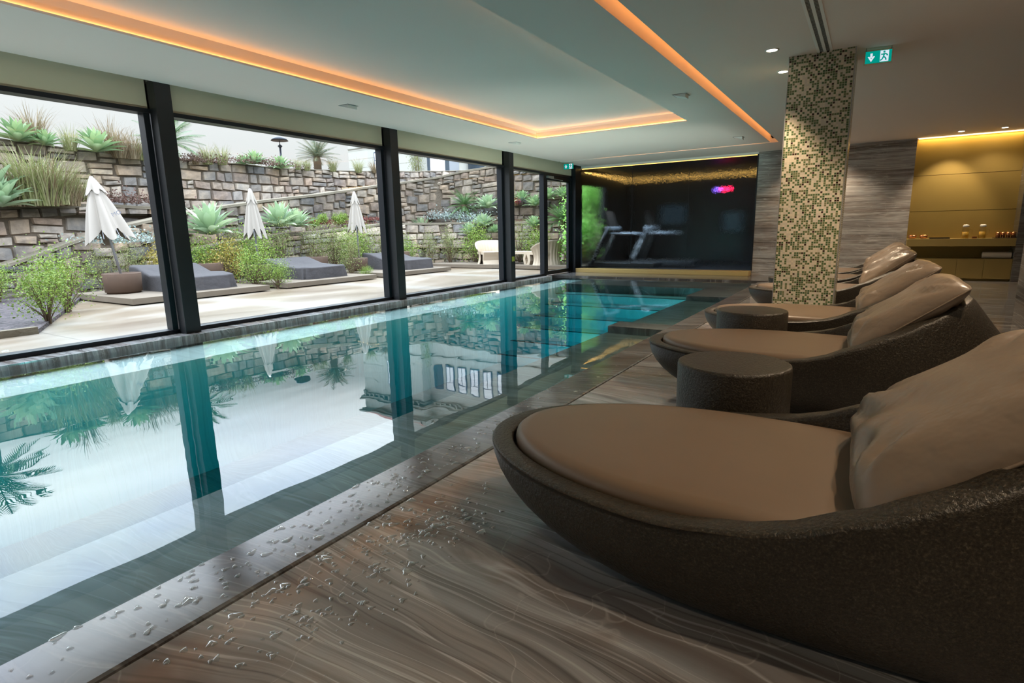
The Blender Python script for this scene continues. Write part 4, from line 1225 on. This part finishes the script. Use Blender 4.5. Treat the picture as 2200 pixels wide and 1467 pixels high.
# on the low terraces
agave(452, 505, 0, -12.75, 1.55, 'biggest blue green agave, right beside the broad window post', True)
agave(602, 488, 0, -12.75, 1.35, 'broad blue green agave right of the middle parasol', True)
agave(638, 488, 0, -12.9, 1.05, 'agave overlapped by the broad one right of the middle parasol', True)
agave(898, 452, 1, 15.9, 1.05, 'upper blue green agave right of the second window post', True)
agave(906, 500, 1, 15.45, 1.15, 'lower blue green agave right of the second window post', True)
agave(890, 520, 1, 15.2, .7, 'smaller dark agave below the pair beside the second window post')
agave(1047, 448, 1, 16.0, 1.05, 'blue green agave right of the round sago palm', True)
agave(1040, 488, 1, 15.5, 1.0, 'blue green agave under the one beside the sago palm', True)
agave(1008, 503, 1, 15.35, .85, 'agave low on the bed, left above the cream chair', True)
agave(1063, 500, 1, 15.35, .6, 'little agave touching the third window post')
agave(1122, 432, 1, 16.2, .75, 'agave seen through the narrow pane, upper left')
agave(1150, 443, 1, 16.1, .8, 'agave seen through the narrow pane, lower right beside the mullion')
agave(1147, 487, 1, 15.5, .75, 'agave just above the cream chairs in the narrow pane')
agave(1178, 428, 1, 16.2, .8, 'agave seen through the top of the glass door, left')
agave(1210, 425, 1, 16.3, .8, 'pale agave seen through the top of the glass door, right')
agave(4, 445, 0, -13.9, 1.2, 'agave cut by the left edge of the frame, beside the tall grasses', True)
p_ = at(0, 440, 0, -14.3)
plant('agave', 'ag01', lambda: agave_mb(40), [('agave', 'agaveblue', True)], (-14.2, 4.0, 1.85), 'large agave left of the grasses, mostly seen in the water', 'agave', 'agave rosettes in the garden', 1.5, .5)
# sago palms
cy_parts = [('fronds', 'cycad', False), ('trunk', 'bark', True)]
cy_parts2 = [('fronds', 'cycadolive', False), ('trunk', 'bark', True)]
def sago(px, py, ax, v, s, label, key, fn, parts):
    p = at(px, py, ax, v)
    return plant('sago_palm', key, fn, parts, p, label, 'palm', 'sago palms', s, rp.uniform(0, 6))
sago(683, 362, 0, -16.2, 1.0, 'round olive sago palm on the upper wall right of the street lamp', 'cyA', lambda: cycad_mb(5, 46, .80, .34, el1=5), cy_parts2)
sago(368, 345, 0, -15.9, 1.05, 'tall sago palm on the upper wall behind the broad window post', 'cyB', lambda: cycad_mb(6, 40, .85, .42, el1=-10), cy_parts)
sago(998, 452, 1, 16.0, .95, 'sago palm with a brown heart between two agaves', 'cyC', lambda: cycad_mb(7, 44, .72, .16, el1=-25), cy_parts)
sago(1207, 482, 1, 15.7, .95, 'dense green sago palm seen through the glass door', 'cyD', lambda: cycad_mb(8, 46, .72, .1, el1=0), cy_parts)
sago(845, 490, 1, 15.4, .85, 'sago palm half hidden behind the second window post', 'cyD', None, cy_parts)
o = plant('sago_palm', 'cyB', None, cy_parts, (-15.8, 3.6, 3.25), 'sago palm on the upper wall mirrored at the left edge of the water', 'palm', 'sago palms', 1.35, 1.0)
# grasses
def tuft(px, py, ax, v, s, label, kind='grass', lift=0):
    p = at(px, py, ax, v); k = rp.randrange(2); key = 'gr%s%d' % (kind, k)
    if v < -15.5:
        p.z -= .08
    return plant('grass_tuft', key, lambda: grass_mb(60+k, 190, .75, .16, .006, 1.3), [('grass_tuft', kind, False)], (p.x, p.y, p.z+lift), label, 'grass', 'tufts of ornamental grass', s, rp.uniform(0, 6))
for (px, py, v, s, kd, lb) in ((60, 432, -14.3, 1.5, 'grass', 'tall arching grass tuft at the left of the terrace bed'), (95, 438, -14.25, 1.6, 'grass', 'tall arching grass tuft in the middle of the terrace bed'),
                               (130, 436, -14.3, 1.35, 'grass', 'arching grass tuft right of the tall middle one'), (30, 440, -14.35, 1.2, 'drygrass', 'straw coloured grass tuft by the left frame edge'),
                               (112, 437, -14.3, 1.45, 'drygrass', 'straw coloured grass tuft among the tall green grasses'), (155, 440, -14.3, .9, 'drygrass', 'low dry grass tuft left of the leaning parasol top'),
                               (75, 440, -14.3, 1.1, 'drygrass', 'reddish dry grass at the foot of the tall tufts'), (175, 430, -14.6, .9, 'grass', 'thin grass tuft leaning over the parasol top'),
                               (258, 330, -15.7, 1.0, 'drygrass', 'dry golden grass on the upper wall left of the broad post'), (285, 333, -15.7, .95, 'drygrass', 'golden grass tuft against the broad post, on the upper wall'),
                               (305, 335, -15.7, .8, 'grass', 'yellowish grass tuft just left of the broad post, on the upper wall'), (238, 322, -16.0, 1.15, 'drygrass', 'pinkish spiky grass behind the large wall agave'),
                               (150, 314, -15.7, .8, 'grass', 'thin grass between two agaves on the upper wall'), (75, 296, -16.0, 1.1, 'drygrass', 'feathery dry grass behind the leftmost agave'),
                               (447, 345, -15.8, .75, 'grass', 'round grass tuft on the upper wall right of the broad post'), (478, 346, -15.8, .75, 'grass', 'round grass tuft beside its twin on the upper wall'),
                               (420, 345, -15.8, .55, 'drygrass', 'low dry grass on the upper wall next to the broad post'), (640, 358, -15.8, .5, 'grass', 'low grass on the upper wall left of the sago palm'),
                               (715, 362, -15.8, .65, 'grass', 'fine grass on the upper wall right of the sago palm'), (770, 365, -15.9, .7, 'grass', 'spiky grass on the upper wall before the pale building'),
                               (805, 366, -15.9, .7, 'drygrass', 'reddish spiky grass beside the second window post'), (660, 360, -15.8, .55, 'grass', 'short grass under the sago palm')):
    tuft(px, py, 0, v, s, lb, kd)
tuft(1103, 440, 1, 16.3, 1.0, 'dry orange grass in the narrow pane beside the third post', 'drygrass')
# low mats of heath, silver leaf and red succulents
def mat(px, py, ax, v, ln, r, h, n, mt, label, cat='ground cover'):
    p = at(px, py, ax, v); rnd = random.Random(int(px)); b = MB()
    for _ in range(n):
        q = Vector((rnd.gauss(0, ln[0]), rnd.gauss(0, ln[1]), abs(rnd.gauss(0, h))))
        d = Vector((rnd.gauss(0, 1), rnd.gauss(0, 1), rnd.gauss(.8, .6))).normalized(); o_ = d.orthogonal().normalized(); l = r*rnd.uniform(.7, 1.5)
        b.face([q, q+d*l*.5+o_*l*.28, q+d*l, q+d*l*.5-o_*l*.28])
    if v < -15.5:
        p.z -= .05
    o = b.build({'heath': 'heather', 'silver': 'silver_groundcover', 'redplant': 'red_succulents'}[mt], mt); o.location = p
    tag(o, label, cat, kind='stuff')
mat(268, 437, 0, -14.5, (.1, .55), .05, .12, 900, 'heath', 'brown heather hanging over the wall behind the leaning parasol')
mat(560, 350, 0, -15.7, (.12, .75), .05, .08, 900, 'heath', 'brown heather along the top of the upper wall')
mat(420, 344, 0, -15.7, (.12, .5), .05, .08, 500, 'heath', 'brown heather on the upper wall by the broad post')
mat(960, 470, 1, 15.75, (.7, .1), .05, .12, 1300, 'silver', 'silvery trailing plants around the sago palm')
mat(1010, 478, 1, 15.7, (.4, .08), .05, .12, 600, 'silver', 'silvery trailing plants hanging below the sago palm')
mat(270, 522, 0, -12.9, (.12, .4), .05, .12, 600, 'silver', 'silvery plants behind the leaning parasol')
mat(715, 482, 0, -13.3, (.12, .75), .05, .05, 900, 'redplant', 'red succulents in the low bed beyond the parasols')
mat(790, 474, 0, -13.3, (.12, .4), .05, .05, 400, 'redplant', 'red succulents behind the farthest parasol')
mat(935, 470, 1, 15.78, (.3, .06), .05, .08, 400, 'heath', 'brown heather over the wall below the silvery plants')
def cushion(px, py, s, label):
    p = at(px, py, 0, -13.15); 
    plant('cushion_plant', 'cush', lambda: shrub_mb(90, .22, .24, 1500, .035, .8, 30), [('foliage', 'shrub', False), ('stems', 'bark', False)], p, label, 'shrub', 'round lime cushion plants', s, rp.uniform(0, 6))
cushion(676, 488, .62, 'lime cushion plant in the red bed, leftmost and nearest')
cushion(694, 479, .62, 'lime cushion plant in the red bed, behind the leftmost one')
cushion(727, 482, .72, 'lime cushion plant in the red bed, larger right hand one')
cushion(738, 474, .55, 'lime cushion plant in the red bed, tucked behind the larger one')
# shrubs
def shrub(x, y, z, s, label, kind='shrub', var=None, name='shrub'):
    k = rp.randrange(3) if var is None else var
    fn = lambda: shrub_mb(100+k, .42, .85, 2400, .034, .5, 30)
    if kind == 'shrubolive':
        fn = lambda: shrub_mb(120+k, .36, .95, 2300, .026, 1.1, 30)
    return plant(name, '%s%d' % (kind, k), fn, [('foliage', kind, False), ('stems', 'bark', False)], (x, y, z), label, 'shrub', 'leafy garden shrubs', s, rp.uniform(0, 6))
SH = [(-8.95, 2.86, .03, (.74, .74, .74), 'shrub', 'bright green bush in the slate bed, nearest the glass'),
      (-10.2, 3.52, .03, (.80, .80, .86), 'shrub', 'bright green bush with a thick stem beside the platform'),
      (-9.6, 2.2, .03, .8, 'shrub', 'green bush at the left edge of the frame, low'), (-10.8, 2.6, .03, .7, 'shrubolive', 'olive bush behind the bright bushes at far left'),
      (-11.7, 3.7, .03, .55, 'shrubolive', 'olive bush against the ramp wall at far left'), (-12.6, 3.4, .03, .6, 'shrub', 'green bush under the ramp wall, far left'),
      (-12.5, 5.0, 0, .72, 'shrubolive', 'olive shrub behind the leaning parasol planter'), (-12.5, 5.55, 0, .8, 'shrubolive', 'olive shrub behind the nearest sun bed, left'),
      (-12.5, 6.1, 0, .95, 'shrubyellow', 'yellow leaved shrub right of the leaning parasol'), (-12.5, 6.6, 0, .95, 'shrub', 'green shrub behind the nearest sun bed, by the broad post'),
      (-12.4, 7.1, 0, 1.0, 'shrub', 'green shrub below the biggest agave'), (-12.0, 7.15, 0, .95, 'shrubyellow', 'golden yellow shrub between the nearest and middle sun beds'),
      (-12.5, 7.7, 0, 1.05, 'shrubolive', 'olive shrub left of the middle parasol'), (-10.8, 7.05, 0, (.8, .8, .85), 'shrub', 'green shrub leaning over the edge of the middle platform'),
      (-10.35, 7.25, 0, (.6, .6, .55), 'shrub', 'small lime shrub overhanging the corner of the middle platform'),
      (-12.45, 8.3, 0, 1.15, 'shrub', 'lush shrub right of the middle parasol pole'), (-12.5, 8.9, 0, 1.15, 'shrubolive', 'olive shrub behind the middle sun bed'),
      (-12.45, 9.9, 0, 1.1, 'shrubolive', 'olive shrub left of the farthest parasol'), (-12.4, 10.5, 0, 1.15, 'shrubolive', 'tall olive shrub behind the farthest parasol pole'),
      (-12.4, 11.1, 0, 1.15, 'shrub', 'lime shrub right of the farthest parasol'), (-11.2, 10.0, 0, (.8, .8, .95), 'shrubolive', 'wispy shrub between the middle and farthest platforms'),
      (-10.6, 9.95, 0, (.4, .4, .25), 'shrub', 'low green weeds at the gap between platforms'),
      (-12.4, 11.7, 0, 1.1, 'shrubolive', 'wispy olive shrub behind the second window post'), (-12.4, 12.4, 0, 1.0, 'shrubolive', 'wispy olive shrub right of the second window post'),
      (-12.3, 13.3, 0, .9, 'shrub', 'lime shrub behind the farthest sun bed'), (-12.0, 14.0, 0, .9, 'shrubolive', 'thin olive shrub left of the cream chairs'),
      (-11.6, 14.55, 0, 1.0, 'shrubolive', 'thin olive shrub behind the gap before the cream chairs'), (-10.8, 14.9, 0, 1.15, 'shrub', 'slim lime shrub rising beside the first cream chair'),
      (-9.2, 15.0, .1, 1.0, 'shrubolive', 'olive shrub behind the cream table in the narrow pane'), (-8.6, 15.05, .1, 1.0, 'shrub', 'lime shrub behind the ribbed cream chair'),
      (-7.3, 15.1, .1, .9, 'shrubolive', 'olive shrub at the edge of the glass door'), (-7.0, 14.6, .1, .7, 'shrubyellow', 'yellow green shrub low behind the glass door')]
for i, (x, y, z, s, kd, lb) in enumerate(SH):
    shrub(x, y, z, s, lb, kd)
# greenery outside the gym window
for i, (x, y, s, lb) in enumerate(((-7.3, 16.45, 1.5, 'bright green bush outside the gym window, upper'), (-7.3, 15.95, 1.35, 'bright green bush outside the gym window, lower'), (-7.0, 14.9, 1.35, 'bright green bush outside the gym window, nearest the glass'))):
    plant('shrub', 'hedge0', lambda: shrub_mb(140, .45, .85, 2600, .05, .3, 34), [('foliage', 'hedge', False), ('stems', 'bark', False)], (x, y, (1.9, 1.0, .1)[i]), lb, 'shrub', 'leafy garden shrubs', s, i)

# ------------------------------------------------------------------ cream outdoor chairs and table
def wave_chair(loc, rz, label):
    c = empty('lounge_chair', loc, label, 'chair', 'ribbed cream outdoor chairs', rz)
    b = MB(); N, K = 90, 14; rings = []
    for k in range(K+1):
        t = k/K; r = []
        for j in range(N+1):
            a = radians(-100+200*j/N)          # wraps the back
            rib = .010*sin(j*1.05)*(.25+.75*sin(pi*min(1, t*1.2)))
            flare = .30+.20*(1-t)**2*.55+.17*t**2
            edge = abs(2*j/N-1)
            zt = .70-.24*edge**3
            r.append(((flare+rib)*1.1*-cos(a), (flare+rib)*1.18*sin(a), .0+zt*t))
        rings.append(r)
    b.loft(rings, False)
    back = []
    for k in range(K, -1, -1):
        t = k/K; back.append([(x*.93, y*.93, z_) for x, y, z_ in rings[k]])
    b.loft(back, False); b.loft([rings[-1], back[0]], False); b.loft([[r[0] for r in rings], [r[0] for r in back[::-1]]], False); b.loft([[r[-1] for r in rings], [r[-1] for r in back[::-1]]], False)
    b.build('back_shell', 'resin', c, smooth=True, merge=True)
    b = MB(); sec = [(-.35, .36), (.36, .38), (.42, .36), (.36, .22), (.33, .12), (.40, .0), (.28, .0), (.24, .12), (.26, .29), (-.35, .29)]
    b.loft([[(x, y, z_) for x, z_ in sec] for y in (-.40, -.39, .39, .40)], True, (True, True)); b.build('seat', 'resin', c, merge=True)
    return c
wave_chair((-9.75, 14.35, .10), radians(-40), 'cream moulded outdoor chair, open side to the right, left of the third post')
wave_chair((-7.85, 14.25, .10), radians(165), 'cream ribbed outdoor chair with its back to the glass door')
b = MB(); sec = [(-.45, .37), (.45, .37), (.47, .34), (.42, .16), (.46, 0), (.38, 0), (.35, .16), (.38, .30), (-.38, .30), (-.35, .16), (-.38, 0), (-.46, 0), (-.42, .16), (-.47, .34)]
b.loft([[(x, y, z_) for x, z_ in sec] for y in (-.3, -.29, .29, .3)], True, (True, True))
o = b.build('low_table', 'resin', merge=True); o.location = (-8.85, 14.35, .10); tag(o, 'low cream outdoor table between the two cream chairs', 'table')

# ------------------------------------------------------------------ street lamp and the house on the hill
lp = at(605, 350, 0, -19)
l0 = empty('street_lamp', (lp.x, lp.y, 3.0), 'dark street lamp with a mushroom hood on the hill', 'street lamp')
zt = at(605, 318, 0, -19).z-3.0
b = MB(); b.tube([(0, 0, 0), (0, 0, zt)], .04, 10); b.build('pole', 'steel', l0, smooth=True)
b = MB(); b.lathe([(.03, 0), (.09, .06), (.05, .1), (.015, .12), (.015, .26)], c=(0, 0, zt), n=16); b.build('neck', 'steel', l0, smooth=True)
b = MB(); b.lathe([(.0, .42), (.12, .40), (.24, .34), (.31, .25), (.28, .255), (.1, .28), (0, .29)], c=(0, 0, zt), n=28); b.build('hood', 'steel', l0, smooth=True)

h0 = empty('house', (0, 0, 0), 'pale cream villa with a red tiled roof above the stone walls', 'house')
HX0, HX1, HY0, HY1 = -44.0, -35.9, 40.0, 41.2
b = MB(); b.box(HX0, HX1, HY0, 60, 3, 16.9); b.box(HX1, -14, HY1, 60, 3, 16.9); b.build('wall', 'cream', h0)
b = MB()
for z0, z1, o_ in ((15.2, 15.35, .12), (15.5, 15.75, .35), (15.75, 15.95, .5), (16.9, 17.1, .3), (17.1, 17.3, .55), (10.6, 10.75, .1), (9.2, 9.3, .08)):
    b.box(HX0-o_, HX1+o_*.2, HY0-o_, HY0+.01, z0, z1); b.box(HX0-o_, HX0+.01, HY0, 50, z0, z1); b.box(HX1-.01, HX1+o_, HY0-o_, HY1-o_, z0, z1); b.box(HX1, -14, HY1-o_, HY1+.01, z0, z1)
for k in range(12):
    x = HX0+.2+.67*k; b.box(x, x+.16, HY0-.3, HY0, 15.25, 15.5)
for k in range(24):
    x = HX1+.5+.67*k; b.box(x, x+.16, HY1-.3, HY1, 15.25, 15.5)
for k in range(26):
    b.box(HX0-.01, HX1+.01, HY0-.012, HY0, 3.4+.8*k, 3.42+.8*k) if 3.4+.8*k < 14 else None
b.build('cornice', 'creamtrim', h0)
b = MB(); b.loft([[(HX0-.5, HY0-.5, 17.3), (HX1+.5, HY0-.5, 17.3), (HX1+.5, 52, 17.3), (HX0-.5, 52, 17.3)], [(HX0+3, HY0+3, 19.4), (HX1-3, HY0+3, 19.4), (HX1-3, 50, 19.4), (HX0+3, 50, 19.4)]], True, (True, True)); b.box(HX1-.5, -14, HY1-.5, 55, 17.3, 17.5); b.build('roof', 'rooftile', h0)
b = MB(); b.box(-36.6+.0, -31.5, 38.9+.0, 42, 17.3, 17.32); 
b = MB(); b.box(HX1-3.2, HX1+.6, HY0+.3, 46, 17.3, 20.8); b.build('dormer', 'cream', h0)
def hwin(x0, x1, y, z0, z1, dark=False):
    b = MB(); b.box(x0-.05, x1+.05, y-.10, y+.05, z0-.05, z1+.05); f = b.build('window', 'bframe', h0)
    b = MB(); n = .05; xm = (x0+x1)/2; zm = z0+(z1-z0)*.68
    for q in ((x0+n, xm-n*.7, z0+n, zm-n*.7), (xm+n*.7, x1-n, z0+n, zm-n*.7), (x0+n, x1-n, zm+n*.7, z1-n)):
        b.box(q[0], q[1], y-.11, y-.09, q[2], q[3])
    b.build('pane', 'bdark' if dark else 'bcurtain', f)
for k in range(5):
    x = -35.28+1.47*k; hwin(x, x+.92, HY1, 11.6, 14.0, k == 0)
hwin(-27.8, -26.9, HY1, 11.6, 14.0)
hwin(-40.4, -39.4, HY0, 11.6, 14.05); hwin(-40.4, -39.4, HY0, 6.4, 8.6); hwin(-36.8, -36.3+.0, HY0+.3, 18.2, 20.2)
# glazed ground floor porch with columns
b = MB(); b.box(-35.0, -16, HY1-.06, HY1-.02, 3, 9.0); b.build('porch_glazing', 'bdark', h0)
for k, (xa, xb, mt) in enumerate(((-34.6, -32.9, 'bcurtain'), (-32.4, -31.0, 'gymsilver'), (-28.6, -27.2, 'gymsilver'))):
    b = MB(); b.box(xa, xb, HY1-.10, HY1-.07, 3, 8.8); b.build('curtain', mt, h0)
for x in (-30.2, -24.5, -19):
    b = MB(); b.lathe([(.55, 0), (.55, .3), (.42, .4), (.38, 4.6), (.55, 4.9), (.6, 5.2), (.7, 5.5), (0, 5.5)], c=(x, HY1-.9, 3), n=20); b.build('column', 'cream', h0, smooth=True)
# greenery in front of the house
plant('shrub', 'shrubolive0', None, [('foliage', 'shrubolive', False), ('stems', 'bark', False)], (-29.5, 33.5, 2.45), 'tall wispy tree before the villa columns', 'tree', None, (1.7, 1.7, 5.9), 1)
plant('shrub', 'shrubolive1', None, [('foliage', 'shrubolive', False), ('stems', 'bark', False)], (-22.5, 33.5, 2.45), 'low wispy tree before the villa, right of the columns', 'tree', None, (2.2, 2.2, 3.4), 2)
